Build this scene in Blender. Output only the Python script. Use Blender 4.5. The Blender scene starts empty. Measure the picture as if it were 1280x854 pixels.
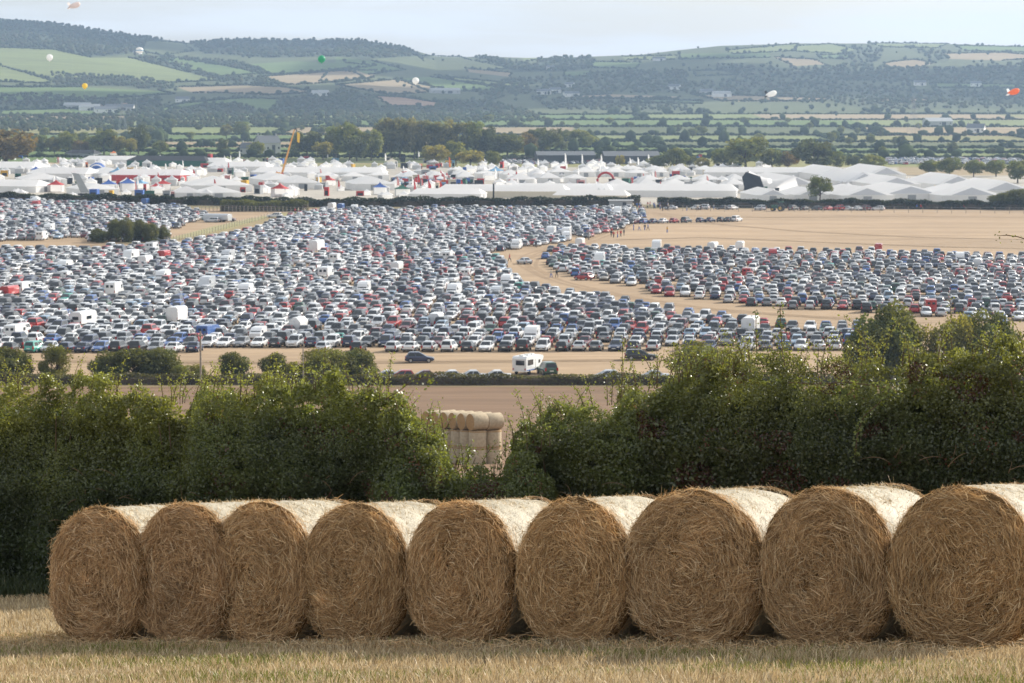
import bpy, math, random
import numpy as np
from math import sin, cos, pi, radians as R

random.seed(7)
rng = np.random.default_rng(7)
SC = bpy.context.scene
C = SC.collection

# ------------------------------------------------------------------ camera, sky, sun, exposure
PW, PH, F, YH = 1280, 854, 3556.0, 120.0       # photo size, focal length in photo pixels, horizon row
ZC = 37.0                                       # camera height over the valley floor
TH = math.atan((PH / 2 - YH) / F)
cam_d = bpy.data.cameras.new('camera')
cam = bpy.data.objects.new('camera', cam_d)
C.objects.link(cam)
cam.location = (0, 0, ZC)
cam.rotation_euler = (pi / 2 - TH, 0, 0)
cam_d.sensor_width = 36
cam_d.lens = F / PW * 36
cam_d.clip_start = 0.5
cam_d.clip_end = 20000
cam_d.dof.use_dof = True
cam_d.dof.focus_distance = 25.5
cam_d.dof.aperture_fstop = 11.0
SC.camera = cam

SUN_AZ, SUN_EL = R(52), R(26.5)                   # azimuth clockwise from the view direction: behind and to the right
world = bpy.data.worlds.new('World')
SC.world = world
world.use_nodes = True
nt = world.node_tree
bg = nt.nodes['Background']
sky = nt.nodes.new('ShaderNodeTexSky')
sky.sky_type = 'NISHITA'
sky.sun_disc = False
sky.sun_elevation = SUN_EL
sky.sun_rotation = SUN_AZ
sky.altitude = 60
sky.air_density = 1.0
sky.dust_density = 2.0
# thin broken high cloud, laid out by direction in the sky
tc = nt.nodes.new('ShaderNodeTexCoord')
mp = nt.nodes.new('ShaderNodeMapping')
mp.inputs['Scale'].default_value = (7, 7, 70)
nz = nt.nodes.new('ShaderNodeTexNoise')
nz.inputs['Scale'].default_value = 1.0
nz.inputs['Detail'].default_value = 6
nz.inputs['Roughness'].default_value = 0.55
rp = nt.nodes.new('ShaderNodeValToRGB')
rp.color_ramp.elements[0].position = 0.40
rp.color_ramp.elements[0].color = (0.50, 0.50, 0.50, 1)
rp.color_ramp.elements[1].position = 0.60
rp.color_ramp.elements[1].color = (1, 1, 1, 1)
mx = nt.nodes.new('ShaderNodeMix')
mx.data_type = 'RGBA'
mx.inputs['B'].default_value = (5.9, 6.0, 6.1, 1)
nt.links.new(tc.outputs['Generated'], mp.inputs['Vector'])
nt.links.new(mp.outputs['Vector'], nz.inputs['Vector'])
nt.links.new(nz.outputs['Fac'], rp.inputs['Fac'])
nt.links.new(rp.outputs['Color'], mx.inputs['Factor'])
nt.links.new(sky.outputs['Color'], mx.inputs['A'])
nt.links.new(mx.outputs['Result'], bg.inputs['Color'])
bg.inputs['Strength'].default_value = 0.10

sun_d = bpy.data.lights.new('sun', 'SUN')
sun_d.energy = 4.9
sun_d.angle = R(0.53)
sun_d.color = (1.0, 0.94, 0.85)
sun = bpy.data.objects.new('sun', sun_d)
C.objects.link(sun)
sun.location = (200, 200, 300)
sun.rotation_euler = (pi / 2 - SUN_EL, 0, pi - SUN_AZ)

SC.view_settings.view_transform = 'Standard'
SC.view_settings.look = 'None'
SC.view_settings.exposure = 0.70
SC.view_settings.gamma = 1.0
SC.view_settings.use_curve_mapping = False
SC.cycles.use_denoising = True
SC.cycles.max_bounces = 6
SC.cycles.transparent_max_bounces = 4
SC.cycles.volume_bounces = 0

# ------------------------------------------------------------------ terrain and projection
PLANE_B, PLANE_C = 0.0335, -0.1279                # slope of the near field
RIDGE = np.array([(-900, 60), (-600, 40), (-300, 30), (0, 25), (70, 31), (150, 42), (205, 50), (235, 54), (250, 54), (290, 50), (400, 51),
                  (455, 51), (500, 59), (545, 71), (580, 72), (600, 71), (660, 73), (720, 72), (800, 69), (850, 63), (900, 58),
                  (1000, 55), (1100, 55), (1200, 56), (1280, 59), (1600, 62), (2200, 85)], float)


def height(x, y):
    x = np.asarray(x, float)
    y = np.asarray(y, float)
    x, y = np.broadcast_arrays(x, y)
    fade = np.clip((110 - y) / 65, 0, 1)
    zn = ZC - 1.7 + PLANE_B * x * fade + PLANE_C * y
    z150 = ZC - 1.7 + PLANE_C * 150
    zm = np.interp(y, [150, 200, 290, 350, 372], [z150, 11.0, 4.3, 0.55, 0])
    z = np.where(y < 150, zn, zm)
    yy = np.maximum(y, 2400)
    px = 640 + F * x / yy
    rr = np.interp(px, RIDGE[:, 0], RIDGE[:, 1])
    zr = ZC - (rr - YH) / F * 6000
    t = np.clip((y - 3500) / 2500, 0, 1)
    wob = 3.0 * np.sin(x / 310 + y / 500) + 2.2 * np.sin(x / 170 - y / 260) + 1.4 * np.sin(x / 90 + y / 140)
    zh = 15.3 + (zr - 15.3) * t ** 1.12 + wob * np.clip((y - 3300) / 800, 0, 1) * np.clip((6000 - y) / 700, 0, 1)
    zh = np.where(y > 6000, np.maximum(zr - 0.05 * (y - 6000), 5), zh)
    zv = np.interp(y, [2400, 3500], [0, 15.3])
    z = np.where(y > 3500, zh, np.where(y > 2400, zv + wob * 0.0 + 0 * z + np.where(y > 3300, wob * np.clip((y - 3300) / 800, 0, 1), 0), z))
    return z


def project(x, y, z):
    zz = z - ZC
    dep = y * cos(TH) - zz * sin(TH)
    up = y * sin(TH) + zz * cos(TH)
    return PW / 2 + F * x / dep, PH / 2 - F * up / dep


def pos(px, py, d):
    """the point at depth y = d that shows at pixel px, py"""
    xc, yc = (px - PW / 2) / F, -(py - PH / 2) / F
    fy, fz = cos(TH) + yc * sin(TH), -sin(TH) + yc * cos(TH)
    return xc / fy * d, d, ZC + fz / fy * d


def at(px, py, lo=12.0, hi=6000.0):
    """where the line of sight through a pixel meets the terrain (arrays or floats)"""
    scalar = np.isscalar(px)
    px, py = np.atleast_1d(np.asarray(px, float)), np.atleast_1d(np.asarray(py, float))
    a, b = np.full(px.shape, lo), np.full(px.shape, hi)
    for _ in range(40):
        m = (a + b) / 2
        x, y, z = pos(px, py, m)
        above = z > height(x, y)
        a = np.where(above, m, a)
        b = np.where(above, b, m)
    x, y, z = pos(px, py, (a + b) / 2)
    z = height(x, y)
    if scalar:
        return float(x[0]), float(y[0]), float(z[0])
    return x, y, z


def valley(px, py):
    return at(px, py, 372.0)


def inpoly(px, py, poly):
    px, py = np.asarray(px, float), np.asarray(py, float)
    r = np.zeros(px.shape, bool)
    n = len(poly)
    for i in range(n):
        (x0, y0), (x1, y1) = poly[i], poly[(i + 1) % n]
        if y0 == y1:
            continue
        c = ((y0 > py) != (y1 > py)) & (px < (x1 - x0) * (py - y0) / (y1 - y0) + x0)
        r ^= c
    return r


def zoomed(pts, ox, oy, s):
    return [(ox + a / s, oy + b / s) for a, b in pts]


# ------------------------------------------------------------------ helpers
def np_mesh(name, V, Fc, mats=(), mi=None, col=None, smooth=False):
    """V (n,3), Fc (m,k) with one k; col (n,3) linear colour per vertex"""
    V = np.ascontiguousarray(V, dtype=np.float32)
    Fc = np.ascontiguousarray(Fc, dtype=np.int32)
    me = bpy.data.meshes.new(name)
    m, k = Fc.shape
    me.vertices.add(len(V))
    me.vertices.foreach_set('co', V.ravel())
    me.loops.add(m * k)
    me.loops.foreach_set('vertex_index', Fc.ravel())
    me.polygons.add(m)
    me.polygons.foreach_set('loop_start', np.arange(0, m * k, k, dtype=np.int32))
    if mi is not None:
        me.polygons.foreach_set('material_index', np.ascontiguousarray(mi, dtype=np.int32))
    if smooth:
        me.polygons.foreach_set('use_smooth', np.ones(m, bool))
    for mm in mats:
        me.materials.append(mm)
    if col is not None:
        ca = me.color_attributes.new('Col', 'FLOAT_COLOR', 'POINT')
        rgba = np.ones((len(V), 4), np.float32)
        rgba[:, :3] = col
        ca.data.foreach_set('color', rgba.ravel())
    me.update(calc_edges=True)
    return me


def link(name, data, parent=None, loc=None, rotz=None):
    o = bpy.data.objects.new(name, data)
    C.objects.link(o)
    if parent is not None:
        o.parent = parent
    if loc is not None:
        o.location = loc
    if rotz is not None:
        o.rotation_euler = (0, 0, rotz)
    return o


def tag(o, label=None, cat=None, group=None, kind=None):
    if label:
        o['label'] = label
    if cat:
        o['category'] = cat
    if group:
        o['group'] = group
    if kind:
        o['kind'] = kind
    return o


def thing(name, label, cat, loc=(0, 0, 0), rotz=0.0, group=None):
    return tag(link(name, None, None, loc, rotz), label, cat, group)


class MB:
    """collects faces of any size; builds one mesh"""
    def __init__(self):
        self.v, self.f, self.m = [], [], []

    def add(self, vs, fs, mi=0):
        b = len(self.v)
        self.v += [tuple(p) for p in vs]
        self.f += [tuple(b + i for i in f) for f in fs]
        self.m += [mi] * len(fs)
        return self

    def box(self, c, s, mi=0, rz=0.0):
        vs = []
        for sx, sy, sz in ((-1, -1, -1), (1, -1, -1), (1, 1, -1), (-1, 1, -1), (-1, -1, 1), (1, -1, 1), (1, 1, 1), (-1, 1, 1)):
            x, y = sx * s[0] / 2, sy * s[1] / 2
            vs.append((c[0] + x * cos(rz) - y * sin(rz), c[1] + x * sin(rz) + y * cos(rz), c[2] + sz * s[2] / 2))
        return self.add(vs, [(0, 3, 2, 1), (4, 5, 6, 7), (0, 1, 5, 4), (1, 2, 6, 5), (2, 3, 7, 6), (3, 0, 4, 7)], mi)

    def tube(self, pts, rad, n=6, mi=0):
        rings = []
        P = [np.array(p, float) for p in pts]
        for i, p in enumerate(P):
            d = P[min(i + 1, len(P) - 1)] - P[max(i - 1, 0)]
            d /= np.linalg.norm(d) + 1e-9
            a = np.cross(d, (0, 0, 1.0)) if abs(d[2]) < 0.95 else np.cross(d, (1.0, 0, 0))
            a /= np.linalg.norm(a)
            b = np.cross(d, a)
            r = rad[i] if hasattr(rad, '__len__') else rad
            rings.append([p + r * (cos(2 * pi * k / n) * a + sin(2 * pi * k / n) * b) for k in range(n)])
        vs = [q for rg in rings for q in rg]
        fs = [(i * n + k, i * n + (k + 1) % n, (i + 1) * n + (k + 1) % n, (i + 1) * n + k) for i in range(len(P) - 1) for k in range(n)]
        fs += [tuple(range(n - 1, -1, -1)), tuple((len(P) - 1) * n + k for k in range(n))]
        return self.add(vs, fs, mi)

    def loft(self, rings, mi=0, caps=True):
        n = len(rings[0])
        vs = [q for rg in rings for q in rg]
        fs = [(i * n + k, i * n + (k + 1) % n, (i + 1) * n + (k + 1) % n, (i + 1) * n + k) for i in range(len(rings) - 1) for k in range(n)]
        if caps:
            fs += [tuple(range(n - 1, -1, -1)), tuple((len(rings) - 1) * n + k for k in range(n))]
        return self.add(vs, fs, mi)

    def mesh(self, name, mats, smooth=False):
        me = bpy.data.meshes.new(name)
        me.from_pydata(self.v, [], self.f)
        for m in mats:
            me.materials.append(m)
        me.polygons.foreach_set('material_index', self.m)
        if smooth:
            me.polygons.foreach_set('use_smooth', [True] * len(self.f))
        me.update()
        return me

    def build(self, name, mats, parent=None, loc=None, rotz=None, smooth=False):
        return link(name, self.mesh(name, mats if isinstance(mats, (list, tuple)) else [mats], smooth), parent, loc, rotz)


# ------------------------------------------------------------------ materials
def new_mat(name):
    m = bpy.data.materials.new(name)
    m.use_nodes = True
    return m, m.node_tree, m.node_tree.nodes['Principled BSDF']


def plain(name, col, rough=0.7, spec=0.4, metal=0.0, var=0.12, scale=3.0, coat=0.0, trans=0.0):
    """one colour with slight worn, soiled variation"""
    m, t, b = new_mat(name)
    g = t.nodes.new('ShaderNodeNewGeometry')
    n = t.nodes.new('ShaderNodeTexNoise')
    n.inputs['Scale'].default_value = scale
    n.inputs['Detail'].default_value = 4
    h = t.nodes.new('ShaderNodeMix')
    h.data_type = 'RGBA'
    h.inputs['A'].default_value = (*[c * (1 - var) for c in col], 1)
    h.inputs['B'].default_value = (*[min(c * (1 + var), 1) for c in col], 1)
    t.links.new(g.outputs['Position'], n.inputs['Vector'])
    t.links.new(n.outputs['Fac'], h.inputs['Factor'])
    t.links.new(h.outputs['Result'], b.inputs['Base Color'])
    b.inputs['Roughness'].default_value = rough
    b.inputs['Specular IOR Level'].default_value = spec
    b.inputs['Metallic'].default_value = metal
    b.inputs['Coat Weight'].default_value = coat
    b.inputs['Coat Roughness'].default_value = 0.06
    if trans:
        tr = t.nodes.new('ShaderNodeBsdfTranslucent')
        t.links.new(h.outputs['Result'], tr.inputs['Color'])
        ms = t.nodes.new('ShaderNodeMixShader')
        ms.inputs['Fac'].default_value = trans
        t.links.new(b.outputs[0], ms.inputs[1])
        t.links.new(tr.outputs[0], ms.inputs[2])
        t.links.new(ms.outputs[0], t.nodes['Material Output'].inputs['Surface'])
    return m


def leafy(name, trans=0.4, gloss=0.05, rough=0.35, tint=(1.25, 1.2, 0.55)):
    """leaf colour from the mesh's own colour attribute; light shines through"""
    m, t, b = new_mat(name)
    t.nodes.remove(b)
    a = t.nodes.new('ShaderNodeAttribute')
    a.attribute_name = 'Col'
    d = t.nodes.new('ShaderNodeBsdfDiffuse')
    tr = t.nodes.new('ShaderNodeBsdfTranslucent')
    mu = t.nodes.new('ShaderNodeMix')
    mu.data_type = 'RGBA'
    mu.blend_type = 'MULTIPLY'
    mu.inputs['Factor'].default_value = 1
    mu.inputs['B'].default_value = (*tint, 1)
    gl = t.nodes.new('ShaderNodeBsdfGlossy')
    gl.inputs['Roughness'].default_value = rough
    m1 = t.nodes.new('ShaderNodeMixShader')
    m1.inputs['Fac'].default_value = trans
    m2 = t.nodes.new('ShaderNodeMixShader')
    m2.inputs['Fac'].default_value = gloss
    t.links.new(a.outputs['Color'], d.inputs['Color'])
    t.links.new(a.outputs['Color'], mu.inputs['A'])
    t.links.new(mu.outputs['Result'], tr.inputs['Color'])
    t.links.new(d.outputs[0], m1.inputs[1])
    t.links.new(tr.outputs[0], m1.inputs[2])
    t.links.new(m1.outputs[0], m2.inputs[1])
    t.links.new(gl.outputs[0], m2.inputs[2])
    t.links.new(m2.outputs[0], t.nodes['Material Output'].inputs['Surface'])
    return m


def attr_mat(name, rough=0.95, spec=0.1, scales=((0.02, 0.2), (0.4, 0.25)), trans=0.0, coat=0.0, bump=0.0, stretch=(1, 1, 1)):
    """colour from the mesh attribute, broken up by world-space noise of several sizes"""
    m, t, b = new_mat(name)
    a = t.nodes.new('ShaderNodeAttribute')
    a.attribute_name = 'Col'
    g = t.nodes.new('ShaderNodeNewGeometry')
    mp_ = t.nodes.new('ShaderNodeMapping')
    mp_.inputs['Scale'].default_value = stretch
    t.links.new(g.outputs['Position'], mp_.inputs['Vector'])
    out = a.outputs['Color']
    last = None
    for sc__ in scales:
        s, amt = sc__[:2]
        n = t.nodes.new('ShaderNodeTexNoise')
        n.inputs['Scale'].default_value = s
        n.inputs['Detail'].default_value = 5
        n.inputs['Roughness'].default_value = 0.6
        if len(sc__) > 2:
            m3 = t.nodes.new('ShaderNodeMapping')
            m3.inputs['Scale'].default_value = sc__[2]
            m3.inputs['Rotation'].default_value = (0, 0, .06)
            t.links.new(g.outputs['Position'], m3.inputs['Vector'])
            t.links.new(m3.outputs['Vector'], n.inputs['Vector'])
        else:
            t.links.new(mp_.outputs['Vector'], n.inputs['Vector'])
        r = t.nodes.new('ShaderNodeMapRange')
        r.inputs['From Min'].default_value = 0.3
        r.inputs['From Max'].default_value = 0.7
        r.inputs['To Min'].default_value = 1 - amt
        r.inputs['To Max'].default_value = 1 + amt
        t.links.new(n.outputs['Fac'], r.inputs['Value'])
        mu = t.nodes.new('ShaderNodeVectorMath')
        mu.operation = 'MULTIPLY'
        t.links.new(out, mu.inputs[0])
        t.links.new(r.outputs['Result'], mu.inputs[1])
        out = mu.outputs[0]
        last = n
    t.links.new(out, b.inputs['Base Color'])
    b.inputs['Roughness'].default_value = rough
    b.inputs['Specular IOR Level'].default_value = spec
    b.inputs['Coat Weight'].default_value = coat
    if bump and last:
        bp = t.nodes.new('ShaderNodeBump')
        bp.inputs['Strength'].default_value = 1
        bp.inputs['Distance'].default_value = bump
        t.links.new(last.outputs['Fac'], bp.inputs['Height'])
        t.links.new(bp.outputs['Normal'], b.inputs['Normal'])
    return m


M = {}
M['ground'] = attr_mat('earth_and_grass', scales=((0.006, 0.12), (0.06, 0.14), (0.22, 0.09, (.03, 1, 1)), (0.5, 0.16)), stretch=(0.22, 1, 1))
M['near_ground'] = attr_mat('dry_field_soil', scales=((0.8, 0.25), (9.0, 0.4)), bump=0.03)
M['leaf'] = leafy('hedge_leaf', trans=0.5, gloss=0.05, rough=0.38)
M['tree_leaf'] = leafy('tree_leaf', trans=0.38, gloss=0.02, rough=0.5)
M['wood_leaf'] = leafy('woodland_leaf', trans=0.15, gloss=0.0)
M['bark'] = plain('bark', (0.09, 0.07, 0.05), 0.9, 0.1, var=0.35, scale=5)
M['twig'] = plain('twig', (0.13, 0.09, 0.055), 0.9, 0.1, var=0.3, scale=20)
M['dead_stem'] = plain('dead_stem', (0.24, 0.16, 0.10), 0.9, 0.1, var=0.3, scale=15)
M['berry'] = plain('berry', (0.20, 0.025, 0.015), 0.4, 0.5)
M['straw'] = leafy('straw', trans=0.22, gloss=0.02, rough=0.4, tint=(1.1, 1.0, 0.8))
M['straw_core'] = attr_mat('packed_straw', scales=((14.0, 0.35), (60.0, 0.4)), bump=0.02)
M['net'] = attr_mat('net_wrapped_straw', rough=0.55, spec=0.3, scales=((22.0, 0.2), (90.0, 0.42)), bump=0.008)
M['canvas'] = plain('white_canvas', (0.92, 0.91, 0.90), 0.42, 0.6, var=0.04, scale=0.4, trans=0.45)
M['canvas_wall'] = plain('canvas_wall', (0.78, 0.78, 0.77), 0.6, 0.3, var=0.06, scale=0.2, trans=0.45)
for k_, c_ in dict(blue=(0.06, 0.14, 0.42), red=(0.50, 0.045, 0.04), green=(0.03, 0.13, 0.08), black=(0.03, 0.032, 0.036), yellow=(0.68, 0.42, 0.04),
                   orange=(0.75, 0.20, 0.03), grey=(0.36, 0.37, 0.38), cream=(0.66, 0.6, 0.48), pink=(0.62, 0.30, 0.28), sky=(0.22, 0.42, 0.6)).items():
    M['cloth_' + k_] = plain(k_ + '_cloth', c_, 0.65, 0.3, var=0.1, scale=0.4, trans=0.2)
M['track'] = plain('trodden_earth', (.295, .212, .135), .95, .05, var=.3, scale=.3)
M['pylon_steel'] = plain('weathered_pylon_steel', (.22, .23, .24), .7, .3, var=.2)
M['crane_paint'] = plain('crane_paint', (.72, .34, .06), .5, .4, var=.15)
M['gable'] = plain('shaded_gable_canvas', (.50, .50, .51), .7, .2, var=.06, scale=.3, trans=.1)  # white canvas with the shade of the end wall painted in as grey
M['glass'] = plain('car_glass', (0.018, 0.022, 0.026), 0.08, 0.6, var=0.1)
M['tyre'] = plain('tyre_rubber', (0.016, 0.016, 0.017), 0.9, 0.2)
M['rim'] = plain('wheel_rim', (0.42, 0.43, 0.44), 0.35, 0.5, metal=0.6)
M['tail'] = plain('tail_light_red', (0.35, 0.012, 0.012), 0.25, 0.5)
M['lamp'] = plain('headlight_clear', (0.62, 0.64, 0.66), 0.15, 0.6)
M['plate'] = plain('plate_white', (0.72, 0.72, 0.68), 0.5, 0.3)
M['trim'] = plain('dark_plastic', (0.022, 0.022, 0.024), 0.7, 0.3)
M['steel'] = plain('galvanised_steel', (0.45, 0.46, 0.47), 0.5, 0.5, metal=0.3)
M['pole_wood'] = plain('weathered_pole', (0.30, 0.26, 0.21), 0.9, 0.1, var=0.25, scale=4)
M['slate'] = plain('roof_slate', (0.13, 0.14, 0.15), 0.8, 0.2, var=0.2)
M['sheet'] = plain('roof_sheeting', (0.34, 0.35, 0.35), 0.6, 0.3, var=0.15, scale=0.5)
M['render'] = plain('white_render', (0.72, 0.71, 0.67), 0.9, 0.1, var=0.08)
M['greywall'] = plain('grey_render', (0.40, 0.40, 0.39), 0.9, 0.1, var=0.1)
M['shed'] = plain('dark_cladding', (0.07, 0.075, 0.08), 0.7, 0.2, var=0.2)
M['skin'] = plain('skin', (0.50, 0.31, 0.22), 0.6, 0.3)
M['hair'] = plain('hair', (0.05, 0.035, 0.025), 0.7, 0.2)

# ------------------------------------------------------------------ ground colours (what grows or lies there)
TAN = (0.335, 0.243, 0.155)          # dry stubble of the car park
PLOUGH = (0.180, 0.116, 0.072)    # harrowed brown field
GRASSY = (0.20, 0.19, 0.075)
PASTURE = (0.105, 0.150, 0.045)
PALE = (0.165, 0.190, 0.070)
DULL = (0.090, 0.105, 0.045)
DARK = (0.050, 0.064, 0.030)
STRAWF = (0.27, 0.21, 0.125)
SHOW = (0.36, 0.33, 0.28)
Z1 = lambda p: zoomed(p, 0, 0, 2.977)
Z2 = lambda p: zoomed(p, 420, 0, 2.909)
Z3 = lambda p: zoomed(p, 850, 0, 2.977)
FIELDS = [  # hill fields: outline as seen, colour of the crop
    (Z1([(-600, 150), (0, 178), (200, 185), (340, 215), (480, 215), (560, 235), (700, 270), (820, 300), (560, 312), (490, 290), (310, 290), (190, 288), (0, 240), (-600, 200)]), PALE),
    (Z1([(-400, 205), (0, 245), (190, 300), (180, 312), (0, 305), (-400, 300)]), PALE),
    (Z1([(-500, 322), (0, 325), (320, 325), (600, 340), (650, 350), (500, 362), (240, 375), (0, 370), (-500, 380)]), PASTURE),
    (Z1([(560, 213), (640, 213), (850, 248), (980, 275), (800, 287), (700, 260)]), PASTURE),
    (Z1([(920, 240), (1090, 228), (1280, 235), (1400, 245), (1280, 262), (1000, 280)]), PASTURE),
    (Z1([(960, 287), (1280, 264), (1400, 262), (1390, 290), (1280, 305), (1070, 318)]), STRAWF),
    (Z1([(660, 325), (900, 318), (1060, 325), (1180, 345), (1000, 355), (820, 347), (720, 347)]), STRAWF),
    (Z1([(590, 408), (680, 385), (900, 365), (1040, 370), (1010, 420), (900, 388), (760, 392), (600, 418)]), PASTURE),
    (Z1([(530, 190), (540, 152), (680, 160), (720, 190), (600, 208)]), DULL),
    (Z1([(0, 72), (100, 62), (230, 78), (0, 85)]), PALE),
    (Z1([(310, 392), (475, 383), (470, 406), (330, 402)]), (0.30, 0.19, 0.12)),
    (Z1([(0, 412), (250, 405), (440, 418), (430, 432), (0, 432)]), PASTURE),
    (Z2([(0, 208), (130, 222), (250, 255), (120, 272), (0, 232)]), PASTURE),
    (Z2([(-20, 255), (60, 262), (110, 287), (0, 300), (-60, 296)]), STRAWF),
    (Z2([(220, 287), (340, 280), (610, 322), (600, 336), (330, 330)]), PASTURE),
    (Z2([(0, 310), (220, 290), (420, 330), (200, 347)]), STRAWF),
    (Z2([(140, 350), (240, 354), (372, 374), (360, 392), (200, 388)]), (0.33, 0.22, 0.15)),
    (Z2([(300, 205), (440, 200), (470, 215), (640, 250), (560, 255), (320, 222)]), DULL),
    (Z2([(360, 276), (500, 290), (700, 312), (690, 322), (480, 304)]), PALE),
    (Z2([(470, 250), (640, 265), (630, 280), (480, 262)]), STRAWF),
    (Z2([(930, 225), (1110, 228), (1090, 252), (930, 247)]), PASTURE),
    (Z2([(1040, 206), (1240, 203), (1230, 217), (1060, 219)]), PALE),
    (Z2([(830, 262), (930, 258), (910, 280), (830, 280)]), PASTURE),
    (Z2([(670, 205), (720, 200), (760, 215), (690, 226)]), PALE),
    (Z2([(860, 350), (1000, 343), (1250, 352), (1240, 362), (900, 360)]), STRAWF),
    (Z2([(1050, 362), (1330, 368), (1330, 378), (1060, 374)]), PASTURE),
    (Z3([(170, 188), (440, 163), (430, 190), (200, 202)]), PALE),
    (Z3([(0, 200), (330, 195), (335, 215), (0, 222)]), PASTURE),
    (Z3([(430, 172), (560, 164), (660, 185), (560, 200), (420, 192)]), PALE),
    (Z3([(350, 213), (500, 222), (540, 240), (420, 247)]), STRAWF),
    (Z3([(510, 206), (640, 203), (620, 220), (520, 218)]), PASTURE),
    (Z3([(760, 235), (870, 222), (950, 235), (880, 254), (760, 252)]), STRAWF),
    (Z3([(700, 162), (1000, 160), (960, 180), (760, 176)]), PALE),
    (Z3([(1020, 170), (1500, 180), (1500, 200), (1060, 190)]), PASTURE),
    (Z3([(980, 200), (1200, 196), (1400, 215), (1200, 226), (1000, 220)]), STRAWF),
    (Z3([(40, 352), (300, 358), (560, 366), (540, 378), (160, 378)]), STRAWF),
    (Z3([(700, 372), (900, 368), (980, 380), (740, 386)]), STRAWF),
    (Z3([(940, 310), (1280, 316), (1500, 320), (1280, 330), (960, 328)]), PASTURE),
    (Z3([(50, 265), (200, 262), (210, 280), (60, 284)]), DULL),
]
WOODS = [  # far woods: outline as seen, packing
    (Z1([(-600, 60), (0, 82), (230, 78), (540, 108), (620, 150), (540, 155), (530, 192), (430, 208), (340, 212), (200, 182), (0, 176), (-600, 150)]), 1.0),
    (Z1([(700, 155), (860, 138), (1290, 146), (1290, 210), (1000, 216), (760, 200)]), 1.0),
    (Z1([(190, 268), (260, 280), (420, 285), (560, 292), (660, 325), (590, 340), (450, 322), (200, 318)]), 0.7),
    (Z1([(500, 205), (640, 225), (830, 292), (800, 300), (640, 250), (500, 222)]), 0.8),
    (Z1([(620, 212), (880, 232), (1010, 272), (980, 280), (850, 250), (630, 220)]), 0.8),
    (Z1([(820, 285), (960, 285), (1060, 318), (880, 312), (820, 305)]), 0.8),
    (Z1([(-300, 378), (120, 350), (300, 360), (470, 380), (470, 400), (100, 398), (-300, 400)]), 0.5),
    (Z1([(470, 375), (590, 365), (610, 420), (760, 395), (900, 392), (1010, 425), (1050, 368), (1280, 345), (1280, 470), (470, 478)]), 0.9),
    (Z1([(-400, 440), (0, 435), (300, 430), (480, 445), (480, 490), (0, 492), (-400, 500)]), 0.8),
    (Z2([(0, 320), (130, 348), (150, 390), (360, 393), (380, 370), (540, 368), (690, 400), (780, 445), (0, 452)]), 0.9),
    (Z2([(0, 140), (180, 140), (340, 178), (290, 205), (120, 215), (0, 205)]), 0.9),
    (Z2([(475, 190), (530, 190), (600, 212), (640, 250), (480, 205)]), 1.0),
    (Z2([(600, 215), (720, 235), (760, 200), (860, 192), (940, 205), (920, 250), (830, 260), (640, 262)]), 0.8),
    (Z2([(620, 290), (830, 282), (1000, 262), (1280, 255), (1280, 340), (960, 338), (860, 345), (640, 345), (560, 370), (520, 345)]), 0.55),
    (Z2([(690, 350), (900, 365), (1280, 380), (1280, 405), (780, 400)]), 0.5),
    (Z3([(500, 250), (680, 240), (760, 255), (980, 256), (1280, 235), (1600, 235), (1600, 310), (700, 305), (480, 296)]), 0.6),  # dark band on the right: woodland that also stands in for cloud shade
    (Z3([(0, 310), (240, 296), (480, 300), (940, 335), (1290, 335), (1600, 340), (1600, 402), (700, 408), (560, 380), (300, 356), (0, 350)]), 0.42),  # lower part of the band, wood tone doubling as painted cloud shade
    (Z3([(660, 170), (760, 180), (740, 230), (640, 240), (560, 205)]), 0.35),
    (Z3([(860, 185), (1060, 195), (980, 235), (950, 230)]), 0.3),
    (Z3([(100, 240), (340, 250), (500, 255), (470, 292), (220, 290)]), 0.4),
]
# strips of farmland on the valley floor between showground and hills, as irregular fields in plan
VY = [1560, 1690, 1860, 2040, 2290, 2540, 2830, 3130, 3400, 3560]
vrng = random.Random(11)
VFIELDS = []
for i in range(len(VY) - 1):
    x = -1500 - vrng.random() * 200
    while x < 1500:
        w_ = vrng.uniform(110, 330)
        VFIELDS.append((x, x + w_, VY[i], VY[i + 1], vrng.choices([PASTURE, PALE, DULL, STRAWF, GRASSY], [4, 4, 2, 1.1, 1])[0]))
        x += w_
TRACK = [(0, 304), (60, 301), (105, 299), (150, 304), (215, 296), (262, 283), (300, 270), (335, 262), (385, 260), (350, 275), (300, 291), (240, 302), (150, 309), (60, 313), (0, 314)]
VERGE = [(150, 304), (215, 297), (262, 284), (300, 276), (340, 268), (385, 262), (372, 268), (340, 276), (300, 286), (240, 299), (170, 306)]


def ground_colour(x, y):
    px, py = project(x, y, height(x, y))
    n = len(x)
    c = np.tile(np.array(TAN), (n, 1))
    c[y < 150] = STRAWF
    c[(y >= 55) & (y < 358)] = PLOUGH
    c[(y >= 358) & (y < 372)] = (0.20, 0.155, 0.085)
    v = (y >= 372) & (y < 975)
    c[v & inpoly(px, py, VERGE)] = (0.27, 0.245, 0.12)
    c[v & (y > 940)] = (0.20, 0.165, 0.09)
    c[(y >= 975) & (y < 1560)] = SHOW
    c[(y >= 1330) & (y < 1560) & (px > 1120)] = STRAWF
    c[(y >= 1480) & (y < 1560) & (px > 250)] = GRASSY
    for x0, x1, y0, y1, cc in VFIELDS:
        # slanted boundaries, so that the strips are not all parallel to the picture
        s = 0.11 * x * np.sin(y / 900)
        k = (x >= x0) & (x < x1) & (y + s >= y0) & (y + s < y1) & (y >= 1500)
        c[k] = cc
    h = y > 3500
    c[h] = DULL
    for i, (poly, _d) in enumerate(WOODS):
        c[h & inpoly(px, py, poly)] = DARK if _d > .65 else (.072, .086, .038)
    for poly, cc in FIELDS:
        c[h & inpoly(px, py, poly)] = cc
    return c


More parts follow.
